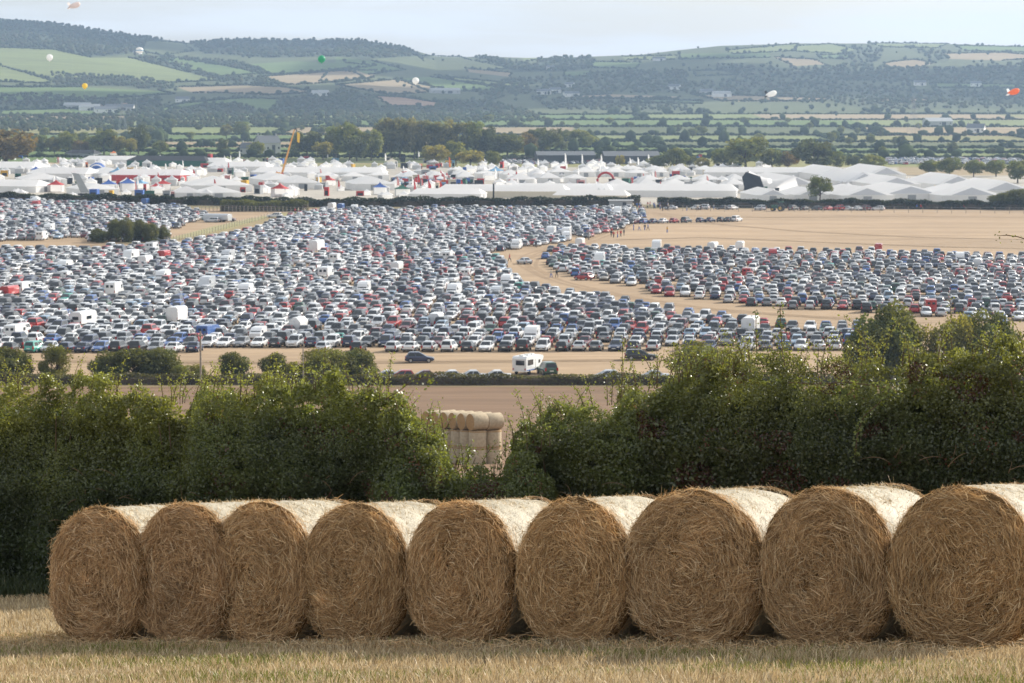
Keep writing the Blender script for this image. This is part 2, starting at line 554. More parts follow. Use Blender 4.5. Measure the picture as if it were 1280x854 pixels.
def fan(name, cols, rows, mat, label):
    PXg, Yg = np.meshgrid(cols, rows)
    X = (PXg - 640) / F * Yg
    x, y = X.ravel(), Yg.ravel()
    V = np.stack([x, y, height(x, y)], 1)
    nc, nr = len(cols), len(rows)
    i = np.arange(nr - 1)[:, None] * nc + np.arange(nc - 1)[None, :]
    Fc = np.stack([i, i + 1, i + nc + 1, i + nc], -1).reshape(-1, 4)
    o = link(name, np_mesh(name, V, Fc, [mat], col=ground_colour(x, y), smooth=True))
    return tag(o, label, None, None, 'structure')


near_cols = np.concatenate([np.linspace(-9000, -400, 20), np.linspace(-300, 1600, 60), np.linspace(1700, 10000, 20)])
fan('stubble_field', near_cols, np.linspace(3, 60, 90), M['near_ground'], 'sloping stubble field under the row of straw bales')
near2 = np.concatenate([np.linspace(-4000, -320, 40), np.linspace(-300, 1600, 400), np.linspace(1620, 5300, 40)])
rows1 = np.concatenate([np.linspace(60, 340, 60), np.linspace(345, 380, 24), 1 / np.linspace(1 / 384, 1 / 1540, 200), np.linspace(1550, 3500, 260)])
fan('ground', near2, rows1, M['ground'], 'dry tan valley floor with parking fields and pasture strips')
hill_cols = np.concatenate([np.linspace(-4000, -420, 40), np.arange(-400, 1700, 3.0), np.linspace(1720, 5300, 40)])
rows2 = np.concatenate([1 / np.linspace(1 / 3500, 1 / 6000, 300), np.linspace(6050, 8500, 12)])
fan('hills', hill_cols, rows2, M['ground'], 'long hazy hillside with fields and woods')

# ------------------------------------------------------------------ haze: one closed box of even air round the whole scene
hz = MB()
hz.box((0, 4300, 139), (13000, 9000, 282))
hm = bpy.data.materials.new('haze')
hm.use_nodes = True
hn = hm.node_tree
hn.nodes.remove(hn.nodes['Principled BSDF'])
pv = hn.nodes.new('ShaderNodeVolumePrincipled')
pv.inputs['Color'].default_value = (0.52, 0.72, 1.0, 1)
pv.inputs['Density'].default_value = 7.6e-5
pv.inputs['Anisotropy'].default_value = 0.35
hn.links.new(pv.outputs['Volume'], hn.nodes['Material Output'].inputs['Volume'])
tag(hz.build('haze', hm), 'thin blue haze over the valley', None, None, 'stuff')


# broken cumulus high over the far hills: real clouds above the frame, their shadows drift over the slopes
M['cloud'] = plain('cloud_white', (.85, .86, .88), 1.0, 0.0, var=.03, scale=.002)


def cloud(label, tx, ty, lx, ly, seed):
    H = 1500.0
    off = H / math.tan(SUN_EL)
    g = random.Random(seed)
    import bmesh as bmm
    b = bmm.new()
    for k in range(16):
        q = g.uniform(0, 1)
        r = g.uniform(.22, .40)
        m = bmm.ops.create_icosphere(b, subdivisions=3, radius=1)
        ex, ey = g.uniform(-1, 1), g.uniform(-1, 1)
        for v in m['verts']:
            n_ = 1 + .10 * sin(v.co.x * 6 + k) * sin(v.co.y * 5 - k) + .06 * sin(v.co.z * 11 + v.co.x * 9)
            v.co = (ex * lx * .36 + v.co.x * lx * r * .5 * n_, ey * ly * .36 + v.co.y * ly * r * .5 * n_, max(v.co.z, -.35) * 150 * n_ + g.uniform(-4, 4))
    me = bpy.data.meshes.new('cloud')
    b.to_mesh(me)
    b.free()
    me.materials.append(M['cloud'])
    me.polygons.foreach_set('use_smooth', [True] * len(me.polygons))
    o = link('cloud', me, None, (tx + off * sin(SUN_AZ), ty + off * cos(SUN_AZ), H))
    tag(o, label, None, None, 'stuff')


cloud('cumulus over the right hand hills', 560, 4350, 1500, 1150, 1)
cloud('cumulus over the left hill wood', -1150, 5750, 1500, 700, 2)
cloud('cumulus over the middle of the hills', -60, 5000, 700, 1000, 3)
cloud('cumulus over the foot of the left hill', -420, 3850, 900, 420, 4)

# ------------------------------------------------------------------ foliage
def unit(v):
    return v / (np.linalg.norm(v, axis=1, keepdims=True) + 1e-9)


def leaf_quads(P, Nrm, size, aspect=0.62, fold=0.0):
    """one diamond leaf at each point, facing about Nrm; returns V (4n,3), F (n,4)"""
    n = len(P)
    up = rng.normal(size=(n, 3))
    a = unit(np.cross(Nrm, up))
    b = unit(np.cross(Nrm, a))
    s = size[:, None] if hasattr(size, '__len__') else size
    tip = P + a * s
    V = np.stack([P - a * s, P - b * s * aspect, tip + Nrm * s * fold, P + b * s * aspect], 1).reshape(-1, 3)
    Fc = np.arange(4 * n).reshape(n, 4)
    return V, Fc


def crown_mesh(name, seed, n=1800, leaf=0.05, clumps=26, shape='round', base_col=(0.075, 0.10, 0.03), var=0.25, mat='tree_leaf', bare=0.18):
    """unit-height tree crown: leaf clumps of different tone round a lopsided crown, with gaps"""
    g = np.random.default_rng(seed)
    Cc, Rr = [], []
    for k in range(clumps):
        u = g.normal(size=3)
        u /= np.linalg.norm(u)
        rr = g.uniform(0.45, 1.0) ** 0.6
        if shape == 'round':
            c = np.array([u[0] * 0.36 * rr, u[1] * 0.36 * rr, 0.58 + u[2] * 0.33 * rr])
            r = g.uniform(0.09, 0.17)
        elif shape == 'tall':
            c = np.array([u[0] * 0.33 * rr, u[1] * 0.33 * rr, 0.54 + u[2] * 0.40 * rr])
            r = g.uniform(0.09, 0.16)
        else:  # bush, leafy to the ground
            c = np.array([u[0] * 0.42 * rr, u[1] * 0.42 * rr, 0.44 + u[2] * 0.40 * rr])
            r = g.uniform(0.12, 0.2)
        Cc.append(c)
        Rr.append(r)
    Cc, Rr = np.array(Cc), np.array(Rr)
    w = Rr ** 2
    idx = g.choice(clumps, size=n, p=w / w.sum())
    u = unit(g.normal(size=(n, 3)))
    P = Cc[idx] + u * (Rr[idx] * g.uniform(0.55, 1.08, n))[:, None]
    keep = P[:, 2] > (0.02 if shape == 'bush' else bare)
    P, u, idx = P[keep], u[keep], idx[keep]
    n = len(P)
    global rng
    old, rng = rng, g
    V, Fc = leaf_quads(P, unit(u + 0.9 * g.normal(size=(n, 3))), leaf * g.uniform(0.6, 1.25, n))
    rng = old
    tone = g.uniform(1 - var, 1 + var, clumps)[idx] * g.uniform(0.8, 1.2, n)
    yel = g.uniform(0, 0.35, clumps)[idx]
    col = np.array(base_col)[None, :] * tone[:, None] * np.stack([1 + yel, 1 + 0.35 * yel, 1 - 0.3 * yel], 1)
    return np_mesh(name, V, Fc, [M[mat]], col=np.repeat(col, 4, 0))


def trunk_mesh(name, seed, h0=0.35, r=0.022, stems=1):
    g = random.Random(seed)
    b = MB()
    for s in range(stems):
        ox, oy = (0, 0) if stems == 1 else (g.uniform(-.1, .1), g.uniform(-.1, .1))
        p1 = (ox + g.uniform(-.02, .02), oy + g.uniform(-.02, .02), h0)
        b.tube([(ox, oy, -0.02), (ox, oy, h0 * .5), p1, (p1[0] + g.uniform(-.04, .04), p1[1], h0 + .3)], [r * 1.3, r, r * .8, r * .25], 6)
        for k in range(5):
            a = g.uniform(0, 2 * pi)
            z0 = h0 * g.uniform(.7, 1.0)
            L = g.uniform(.18, .3)
            b.tube([(ox, oy, z0), (ox + cos(a) * L * .6, oy + sin(a) * L * .6, z0 + L * .55), (ox + cos(a) * L, oy + sin(a) * L, z0 + L * 1.1)], [r * .55, r * .4, r * .12], 5)
    return b.mesh(name, [M['bark']])


CROWNS = {}
for k_, (shape, bc) in dict(oak=('round', (0.125, 0.155, 0.050)), ash=('round', (0.155, 0.185, 0.062)), lime=('round', (0.22, 0.215, 0.058)),
                            brown=('round', (0.150, 0.122, 0.055)), poplar=('tall', (0.170, 0.180, 0.085)), dark=('round', (0.088, 0.110, 0.050)),
                            bush=('bush', (0.075, 0.095, 0.036)), palebush=('bush', (0.14, 0.15, 0.040))).items():
    CROWNS[k_] = [crown_mesh('crown', 100 + i * 7 + hash(shape) % 1 + len(k_), n=2600 if shape != 'bush' else 2400, leaf=0.040 if shape != 'bush' else 0.045,
                             clumps=34 if shape != 'bush' else 22, shape=shape, base_col=bc) for i in range(3)]
BIG = {'bush': [crown_mesh('crown', 300 + i, n=9000, leaf=0.026, clumps=30, shape='bush', base_col=(0.100, 0.118, 0.042)) for i in range(3)],
       'palebush': [crown_mesh('crown', 320 + i, n=8000, leaf=0.024, clumps=26, shape='bush', base_col=(0.150, 0.165, 0.040)) for i in range(2)],
       'tree': [crown_mesh('crown', 340 + i, n=11000, leaf=0.024, clumps=40, shape='round', base_col=(0.105, 0.130, 0.038), bare=0.12) for i in range(2)],
       'pale': [crown_mesh('crown', 360 + i, n=11000, leaf=0.023, clumps=36, shape='bush', base_col=(0.175, 0.185, 0.045)) for i in range(1)],
       'sparse': [crown_mesh('crown', 380, n=3600, leaf=0.028, clumps=32, shape='round', base_col=(0.10, 0.125, 0.036), bare=0.22)]}
TRUNK = trunk_mesh('trunk', 1)
TRUNK_LOW = trunk_mesh('trunk', 2, h0=0.22, r=0.03)
STEMS = trunk_mesh('stem', 3, h0=0.3, r=0.014, stems=4)


def tree(name, label, x, y, w, h, crown, trunk, group=None, cat='tree', yscale=None):
    t = thing(name, label, cat, (x, y, float(height(x, y)) - 0.02 * h), random.uniform(0, 6.28), group)
    t.scale = (w / 0.92, (yscale or w) / 0.92, h)
    link('crown' if cat == 'tree' else 'foliage', crown, t)
    link('trunk' if cat == 'tree' else 'stem', trunk, t)
    return t


def blob_variants():
    import bmesh as bmm
    out = []
    for s in range(6):
        b = bmm.new()
        bmm.ops.create_icosphere(b, subdivisions=1, radius=1)
        g = np.random.default_rng(500 + s)
        V = np.array([v.co[:] for v in b.verts])
        dirs = unit(g.normal(size=(9, 3)))
        f = 0.72 + 0.34 * np.max(np.maximum(V @ dirs.T, 0) ** 6, 1)
        V = V * (f * g.uniform(0.86, 1.14, len(V)))[:, None]
        b.verts.ensure_lookup_table()
        Fc = np.array([[v.index for v in f_.verts] for f_ in b.faces])
        out.append((V, Fc))
        b.free()
    return out


BLOBS = blob_variants()


def forest(name, label, X, Y, hgt, wid, cols, kind='stuff', cat=None, group=None, parent=None):
    """many small crowns in one far mass of trees"""
    Vs, Fs, Cs, off = [], [], [], 0
    Z = height(X, Y)
    for i in range(len(X)):
        V, Fc = BLOBS[i % 6]
        a = rng.uniform(0, 6.28)
        ca, sa = cos(a), sin(a)
        w, h = wid[i], hgt[i]
        U = np.stack([(V[:, 0] * ca - V[:, 1] * sa) * w * .5 + X[i], (V[:, 0] * sa + V[:, 1] * ca) * w * .5 + Y[i], Z[i] + h * (.48 + .52 * V[:, 2])], 1)
        Vs.append(U)
        Fs.append(Fc + off)
        off += len(V)
        Cs.append(cols[i][None, :] * rng.uniform(0.85, 1.15, (len(V), 1)))
    if not Vs:
        return None
    me = np_mesh(name, np.concatenate(Vs), np.concatenate(Fs), [M['wood_leaf']], col=np.concatenate(Cs))
    o = link(name, me, parent)
    return tag(o, label, cat, group, kind)


# far woods, each one mass
wood_n = 0
for wi, (poly, dens) in enumerate(WOODS):
    P = np.array(poly)
    x0, y0, x1, y1 = P[:, 0].min(), P[:, 1].min(), P[:, 0].max(), P[:, 1].max()
    x0, x1 = max(x0, -160), min(x1, 1440)
    n = int((x1 - x0) * (y1 - y0) / 5.0 * dens)
    qx, qy = rng.uniform(x0, x1, n), rng.uniform(y0, y1, n)
    k = inpoly(qx, qy, poly)
    qx, qy = qx[k], qy[k]
    X, Y, Z = at(qx, qy, 2600.0, 6000.0)
    k = Y < 5990
    X, Y = X[k], Y[k]
    s = Y / 4800
    hgt = rng.uniform(4, 7.5, len(X)) * np.clip(s, .7, 1.1)
    wid = rng.uniform(5, 10, len(X)) * np.clip(s, .7, 1.1)
    base = np.array([0.064, 0.082, 0.038]) * rng.uniform(.9, 1.15)
    cols = base[None, :] * rng.uniform(0.82, 1.2, (len(X), 1)) * np.stack([rng.uniform(.9, 1.35, len(X)), np.ones(len(X)), np.ones(len(X))], 1)
    forest('far_woodland', 'dark wood on the far hillside', X, Y, hgt, wid, cols)

# hedges along the far field borders, and scattered trees on the open slopes
hx, hy = [], []
for poly, _c in FIELDS:
    n = len(poly)
    for i in range(n):
        (ax, ay), (bx, by) = poly[i], poly[(i + 1) % n]
        if max(ax, bx) < -150 or min(ax, bx) > 1430:
            continue
        L = math.hypot(bx - ax, (by - ay))
        if L < 2 or random.random() < 0.12:
            continue
        k = int(L / 1.2)
        t = np.linspace(0, 1, k + 2)
        hx.append(ax + (bx - ax) * t + rng.normal(size=len(t)) * .5)
        hy.append(ay + (by - ay) * t + rng.normal(size=len(t)) * .25)
qx, qy = np.concatenate(hx), np.concatenate(hy)
k = rng.random(len(qx)) < .85
X, Y, Z = at(qx[k], qy[k], 2600.0, 6000.0)
s_ = rng.choice([0.45, 0.6, 1.0, 1.35], len(X), p=[.56, .34, .08, .02])
cols = np.array([0.052, 0.068, 0.030])[None, :] * rng.uniform(.7, 1.3, (len(X), 1))
forest('hillside_hedges', 'dark hedges dividing the fields of the far hills', X, Y, 5.5 * s_, 5 * s_ + 2.5, cols)
n = 800
qx, qy = rng.uniform(-120, 1400, n), rng.uniform(45, 146, n)
k = np.ones(n, bool)
for poly, _c in FIELDS[:12]:
    k &= ~inpoly(qx, qy, poly)
X, Y, Z = at(qx[k], qy[k], 2600.0, 6000.0)
k = (Y < 5990) & (Y > 3300)
X, Y = X[k], Y[k]
k = (np.sin(X / 120 + Y / 210) + np.sin(X / 61 - Y / 90) + rng.normal(size=len(X)) * .7) > 0.2
X, Y = X[k], Y[k]
s_ = rng.uniform(.5, 1.2, len(X))
cols = np.array([0.055, 0.070, 0.032])[None, :] * rng.uniform(.7, 1.4, (len(X), 1))
forest('hillside_scrub', 'scattered trees and scrub on the open slopes', X, Y, 6.5 * s_, 7.5 * s_, cols)

# hedgerows of the valley floor: each one a thing
for x0, x1, y0, y1, cc in VFIELDS:
    for side in (0, 1):
        if side == 0:
            L = x1 - x0
            ts = np.arange(0, L, 2.6) + rng.normal(size=len(np.arange(0, L, 2.6))) * .5
            X = x0 + ts
            Y = np.full(len(X), float(y0)) - 0.11 * X * np.sin(y0 / 900) + rng.normal(size=len(X)) * .8
        else:
            if random.random() < .5:
                continue
            ts = np.arange(0, y1 - y0, 3.0)
            Y = y0 + ts
            X = np.full(len(Y), float(x0)) + rng.normal(size=len(Y)) * 1.5
            Y = Y - 0.11 * X * np.sin(Y / 900)
        if Y.min() < 1600:
            continue
        q, r_ = project(X, Y, height(X, Y))
        if q.max() < -60 or q.min() > 1340:
            continue
        s_ = rng.choice([0.26, 0.36, 0.62, 1.05], len(X), p=[.52, .36, .085, .035]) * rng.uniform(.7, 1.25)
        cols = np.array([0.055, 0.072, 0.032])[None, :] * rng.uniform(.65, 1.35, (len(X), 1))
        forest('hedgerow', 'dark hedgerow with taller trees between pale valley fields', X, Y, 9 * s_, 6 * s_ + 4, cols, None, 'hedgerow', 'hedgerows of the valley floor')

# ------------------------------------------------------------------ individual trees behind and in the showground: px, base row, width px, height px, kind, label
TREES = [
    (8, 206, 72, 42, 'brown', 'big dark brownish tree at the edge of the picture beside white tents'),
    (52, 190, 22, 20, 'oak', 'small rounded tree next behind the big brownish tree'), (68, 190, 18, 16, 'lime', 'yellowish small tree behind the white tents at the side'),
    (86, 190, 28, 24, 'ash', 'broad mid green tree behind tents by the blue marquee'), (100, 191, 20, 15, 'brown', 'low brownish tree between two green ones'),
    (114, 190, 24, 19, 'ash', 'grey green round tree behind the striped white roofs'), (130, 191, 32, 27, 'oak', 'tall dark oak behind the tents'),
    (146, 191, 22, 20, 'lime', 'olive tree leaning on the dark oak'), (163, 191, 16, 18, 'lime', 'pale narrow tree standing beside the pylon foot'),
    (173, 190, 28, 30, 'dark', 'dark broad tree in front of the pylon'), (200, 191, 20, 14, 'oak', 'low dark round tree behind the long dark tent'),
    (279, 192, 16, 17, 'dark', 'small dark tree left of the grey house'), (283, 170, 16, 13, 'lime', 'yellow topped tree in the fields behind the showground'),
    (303, 170, 22, 17, 'ash', 'round green tree in the fields near the grey house'), (320, 194, 20, 16, 'ash', 'small green tree in front of the grey house'),
    (372, 192, 18, 12, 'oak', 'low tree beside the orange crane boom'),
    (384, 196, 40, 32, 'dark', 'dark tree standing behind the crane'), (404, 197, 24, 20, 'lime', 'yellowish tree in front of the dark one by the crane'),
    (420, 196, 30, 36, 'ash', 'olive green tree beginning the tall row'), (437, 198, 34, 42, 'oak', 'tall rounded tree with a pale crown at the start of the tall row'),
    (446, 199, 26, 24, 'dark', 'dark low tree at the foot of the tall row'), (464, 198, 28, 33, 'ash', 'neat round green tree in front of the tall row'),
    (482, 196, 34, 42, 'poplar', 'grey green tall tree behind the neat round one'), (500, 196, 36, 45, 'poplar', 'tallest grey green tree of the tall row'),
    (518, 196, 30, 43, 'poplar', 'tall tree of the row next after the tallest'), (536, 196, 34, 42, 'poplar', 'tall tree of the row with an even top'),
    (556, 196, 34, 41, 'poplar', 'tall tree of the row behind the yellowish pair'), (574, 196, 32, 40, 'poplar', 'tall pale tree of the row behind the flagpole'),
    (594, 196, 32, 42, 'ash', 'greener tall tree near the end of the row'), (610, 196, 26, 34, 'dark', 'dark last tree of the tall row'),
    (544, 205, 32, 22, 'lime', 'low yellowish tree among white tents, left of the red and white feather flag'), (570, 204, 26, 26, 'ash', 'green tree just behind the red and white feather flag'),
    (588, 206, 32, 18, 'lime', 'low yellowish tree right of the red and white feather flag'), (617, 207, 20, 17, 'oak', 'small dark tree closing the row of yellowish trees'),
    (634, 197, 44, 30, 'dark', 'wide dark tree left of the long sheds'), (658, 195, 26, 26, 'brown', 'brownish dark tree between the wide dark tree and the sheds'),
    (678, 192, 40, 32, 'dark', 'dark leaning tree behind the first shed'), (702, 190, 22, 26, 'dark', 'dark pointed tree over the first shed roof'),
    (722, 186, 38, 22, 'ash', 'grey green low tree behind the first shed'), (738, 182, 22, 12, 'ash', 'little green tree out in the field behind the sheds'),
    (775, 206, 12, 12, 'lime', 'small bush like tree in front of the second shed'), (823, 209, 26, 14, 'oak', 'low dark tree right of the second shed'),
    (845, 209, 28, 22, 'oak', 'green tree between the second shed and the big maple shaped one'), (862, 208, 20, 14, 'dark', 'small dark tree behind white roofs'),
    (878, 211, 18, 13, 'lime', 'small olive tree beside the small dark one'), (905, 209, 30, 22, 'oak', 'shaded tree against the flank of the large pale crowned tree'),
    (932, 210, 56, 36, 'ash', 'large pale crowned tree behind the curved black stage roof'), (965, 210, 28, 22, 'oak', 'mid green tree between the two largest trees'),
    (985, 210, 26, 18, 'brown', 'brownish low tree against the darkest large tree'), (1018, 211, 52, 33, 'dark', 'darkest large tree behind the long white marquees'),
    (1046, 210, 24, 20, 'oak', 'small tree against the darkest large tree'), (1065, 208, 22, 14, 'dark', 'low dark tree behind the marquee ridge'),
    (1092, 211, 32, 16, 'ash', 'low spreading green tree behind the marquee ridge'), (1162, 216, 26, 15, 'oak', 'low green tree beside the far parked cars'),
    (1187, 218, 30, 20, 'oak', 'round tree in front of the far parked cars'), (1217, 218, 26, 17, 'ash', 'grey green tree in front of the far parked cars'),
    (1245, 218, 26, 17, 'ash', 'thin crowned tree in front of the far parked cars'), (1272, 226, 32, 24, 'oak', 'dark tree at the end of the marquees'),
]
for px, r, w, h, kd, lab in TREES:
    x, y, z = valley(px, r + 3)
    sc_ = y / F
    tree('broadleaf_tree', lab, x, y, w * sc_ * 1.2, (h + 3) * sc_ * 1.14, random.choice(CROWNS[kd]), TRUNK)
TREES_FIELD = [(1135, 150), (1148, 158), (930, 152), (985, 150), (1010, 158), (1050, 165), (1075, 165), (1105, 168), (880, 166), (845, 162), (868, 168), (905, 172),
               (950, 175), (1040, 176), (1060, 178), (1085, 178), (1115, 178), (1130, 180), (1205, 168), (1170, 152), (640, 168), (690, 172), (700, 155), (720, 158),
               (765, 152), (790, 156), (610, 150), (660, 150), (560, 152), (250, 160), (240, 172), (190, 165), (120, 165), (90, 160), (60, 168), (30, 160), (215, 155),
               (180, 158), (140, 172), (100, 175), (380, 160), (400, 165), (350, 158), (420, 158), (1100, 190), (1125, 190), (1240, 190), (1190, 190), (1010, 190)]
for px, r in TREES_FIELD:
    x, y, z = valley(px + random.uniform(-4, 4), r + 4)
    sc_ = y / F
    h = random.uniform(5, 10)
    tree('broadleaf_tree', 'single tree out among the fields of the valley floor', x, y, h * random.uniform(.85, 1.4), h,
         random.choice(CROWNS[random.choice(['oak', 'ash', 'dark', 'oak'])]), TRUNK, 'trees among the valley fields')
x, y, z = valley(1025, 253)
tree('broadleaf_tree', 'lone open crowned tree standing at the hedge in front of the white marquees', x, y, 36 * y / F, 34 * y / F, BIG['sparse'][0], TRUNK)
for px, r, w, h, lab in [(1252, 260, 34, 22, 'dark bush at the right end of the showground hedge, the lower one'), (1276, 262, 40, 30, 'dark tall bush at the right end of the showground hedge')]:
    x, y, z = valley(px, r)
    tree('dark_bush', lab, x, y, w * y / F, h * y / F, BIG['bush'][0], STEMS, None, 'bush')
# the clump inside the car park
for i, (px, w, h) in enumerate([(123, 20, 20), (140, 20, 31), (156, 21, 34), (172, 20, 32), (188, 17, 27), (202, 14, 22)]):
    x, y, z = valley(px, 303)
    lab = ['small end', 'second', 'tallest', 'dense', 'pointed', 'low end'][i] + ' dark tree of the clump between the two car parks'
    tree('clump_tree', lab, x, y + (i % 2) * 4, w * y / F * 1.15, h * y / F, BIG['bush'][i % 3], STEMS)
# bushes on the low hedge in front of the car park
BUSH = [(12, 470, 60, 42, 'bush', 'dark bush at the edge of the picture in front of the car park'), (36, 468, 40, 34, 'bush', 'dark round bush joined to the one at the edge'),
        (82, 468, 36, 42, 'palebush', 'yellow green pointed bush by the front row of cars'),
        (150, 470, 40, 34, 'bush', 'left half of the long dark bush'), (178, 471, 56, 40, 'bush', 'middle of the long dark bush'), (208, 470, 50, 38, 'bush', 'right end of the long dark bush'),
        (248, 468, 38, 22, 'palebush', 'low pale bush by the foot of the thin pole'), (299, 470, 30, 36, 'bush', 'narrow upright bush between two gaps'),
        (349, 470, 32, 34, 'bush', 'small upright bush next to the wide yellowish bush'), (385, 472, 40, 26, 'palebush', 'low olive bush joined to the wide one'),
        (412, 474, 56, 42, 'palebush', 'wide yellowish green bush before the cars'), (448, 474, 44, 36, 'bush', 'dark round bush where the row of bushes ends')]
for i, (px, r, w, h, kd, lab) in enumerate(BUSH):
    x, y, z = at(px, r, 340.0, 380.0)
    tree('field_bush', lab, x, 366.0 + (i % 3), w * 366 / F * 1.2, h * 366 / F * 1.22, random.choice(BIG[kd]), STEMS, None, 'bush')
for px, top, w, kd, lab in [(1112, 377, 84, 'tree', 'round green tree in front of the right hand cars'), (1080, 405, 50, 'tree', 'smaller tree leaning on the round green one'),
                            (1193, 376, 60, 'pale', 'pale upright tree beside the slim post'), (1236, 388, 80, 'tree', 'dark spreading tree behind the tall hedge'),
                            (880, 424, 90, 'palebush', 'olive bush behind the hedge below the front cars')]:
    d = 345.0
    x, _y, zt = pos(px, top, d)
    h = (zt - float(height(x, d))) * 1.03
    tree('field_tree', lab, x, d, w * d / F * 1.15, h, random.choice(BIG[kd]), TRUNK_LOW if kd != 'palebush' else STEMS, None, 'tree' if kd != 'palebush' else 'bush')

# ------------------------------------------------------------------ long clipped hedges
def strip_hedge(name, label, pts, hgt, wid, n, leaf, col, cat='hedge'):
    """leafy hedge along a ground line: leaves through its volume over a dark woody core"""
    root = thing(name, label, cat, (0, 0, 0))
    P = np.array(pts, float)
    seg = np.linalg.norm(np.diff(P, axis=0), axis=1)
    cum = np.concatenate([[0], np.cumsum(seg)])
    s = rng.uniform(0, cum[-1], n)
    x, y = np.interp(s, cum, P[:, 0]), np.interp(s, cum, P[:, 1])
    hh = hgt * (1 + .10 * np.sin(s / 3.1) + .08 * np.sin(s / 1.27 + 1) + .06 * np.sin(s / 9.0))
    u = rng.uniform(0, 1, n) ** .75
    off = rng.uniform(-1, 1, n) * wid / 2 * (1 - .35 * u) + .1 * wid * np.sin(s / 2.0)
    Q = np.stack([x, y + off, height(x, y) + u * hh], 1)
    V, Fc = leaf_quads(Q, unit(rng.normal(size=(n, 3)) + np.array([0, -.5, .5])), leaf * rng.uniform(.6, 1.3, n))
    tone = 1 + .3 * np.sin(s / 4.3) * np.sin(s / 1.9 + u * 3)
    c = np.array(col)[None, :] * (tone * rng.uniform(.75, 1.25, n))[:, None]
    link('foliage', np_mesh('foliage', V, Fc, [M['tree_leaf']], col=np.repeat(c, 4, 0)), root)
    b = MB()
    k = max(3, int(cum[-1] / 3))
    rings = []
    for t in np.linspace(0, cum[-1], k):
        cx, cy = np.interp(t, cum, P[:, 0]), np.interp(t, cum, P[:, 1])
        z = float(height(cx, cy))
        h2, w2 = hgt * .72 * random.uniform(.9, 1.05), wid * .30
        rings.append([(cx, cy - w2, z - .2), (cx, cy - w2, z + h2 * .8), (cx, cy, z + h2), (cx, cy + w2, z + h2 * .8), (cx, cy + w2, z - .2)])
    b.loft(rings)
    b.build('woody_core', M['bark'], root)
    return root


def line_at(px0, r0, px1, r1, n=14):
    out = []
    for t in np.linspace(0, 1, n):
        x, y, z = valley(px0 + (px1 - px0) * t, r0 + (r1 - r0) * t)
        out.append((x, y))
    return out


strip_hedge('clipped_hedge', 'long low clipped hedge between the brown field and the car park', [(-90, 362.5), (-40, 362), (0, 361.5), (40, 362), (95, 362)], 1.35, 2.2, 34000, 0.16, (0.105, 0.100, 0.048))
strip_hedge('boundary_hedge', 'dark boundary hedge between the cars and the white tents', line_at(-60, 251, 330, 258) + line_at(345, 259, 800, 257), 3.0, 3.5, 24000, 0.40, (0.036, 0.046, 0.022))
strip_hedge('boundary_hedge', 'dark hedge below the long white marquees along the tan field', line_at(822, 259, 1360, 263), 2.9, 3.5, 18000, 0.40, (0.040, 0.048, 0.024))
strip_hedge('rough_hedge', 'rough yellow green bank of scrub beside the car park track', line_at(276, 264, 385, 264, 6), 3.2, 8, 5000, 0.36, (0.11, 0.115, 0.035))
strip_hedge('rough_hedge', 'far dark hedge at the back of the showground', line_at(560, 201, 830, 203, 8), 3, 6, 5000, 0.6, (0.045, 0.055, 0.03))

# ------------------------------------------------------------------ showground tents
def marquee(label, px, r, w, l, eave, ridge, yaw=0.0, roof='canvas', wall='canvas_wall', hip=0.25, group=None):
    """frame tent with its ridge along its own y axis, hipped or gabled ends"""
    x, y, z = valley(px, r)
    t = thing('marquee', label, 'marquee', (x, y + l / 2 * cos(yaw), z), yaw, group)
    eave, ridge = eave * .78, ridge * .78
    if px > 930:
        w *= .72
    a, b = w / 2, l / 2
    h = min(hip * w, b * .98)
    rb = MB()
    o = 0.35
    rb.add([(-a - o, -b - o, eave - .1), (a + o, -b - o, eave - .1), (a + o, b + o, eave - .1), (-a - o, b + o, eave - .1), (0, -b + h - (o if hip == 0 else 0), ridge), (0, b - h + (o if hip == 0 else 0), ridge)],
           [(0, 1, 4), (1, 2, 5, 4), (2, 3, 5), (3, 0, 4, 5)])
    rb.build('roof', M[roof], t)
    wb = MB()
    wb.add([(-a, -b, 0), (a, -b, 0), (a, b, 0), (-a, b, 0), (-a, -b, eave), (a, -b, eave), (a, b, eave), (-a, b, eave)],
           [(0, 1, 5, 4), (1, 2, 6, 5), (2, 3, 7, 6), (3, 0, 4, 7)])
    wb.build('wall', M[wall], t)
    db = MB()
    db.box((0, -b - .04, eave * .42), (min(w * .22, 3.0), .06, eave * .8))
    db.build('entrance', M['cloth_grey'], t)
    if px > 930 and yaw < .9:
        gb = MB()  # extra triangle over the tent end, its grey standing in for shade
        q = w * .36
        gb.add([(-q, -b - o - .05, eave - .05), (q, -b - o - .05, eave - .05), (0, -b + h * .25 - o - .05, eave + (ridge - eave) * .82)], [(0, 1, 2)])
        gb.build('gable', M['gable'], t)
    return t


PEAK = {}


def peak_meshes(roof):
    if roof not in PEAK:
        b = MB()
        n = 6
        rings = []
        for i in range(n + 1):
            u = i / n
            s = 2.6 * (1 - u) ** 1.7 + .04
            zz = 2.4 + 1.75 * u
            rings.append([(-s, -s, zz), (s, -s, zz), (s, s, zz), (-s, s, zz)])
        b.loft(rings)
        w = MB()
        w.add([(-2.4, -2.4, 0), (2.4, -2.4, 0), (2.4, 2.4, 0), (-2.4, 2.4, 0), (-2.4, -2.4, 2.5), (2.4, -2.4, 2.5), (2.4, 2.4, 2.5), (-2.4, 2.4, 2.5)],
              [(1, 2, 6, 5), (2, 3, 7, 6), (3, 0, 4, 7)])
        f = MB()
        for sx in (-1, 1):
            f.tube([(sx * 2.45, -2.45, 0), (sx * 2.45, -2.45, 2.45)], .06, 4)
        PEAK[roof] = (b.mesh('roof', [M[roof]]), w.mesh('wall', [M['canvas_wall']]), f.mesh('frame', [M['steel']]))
    return PEAK[roof]


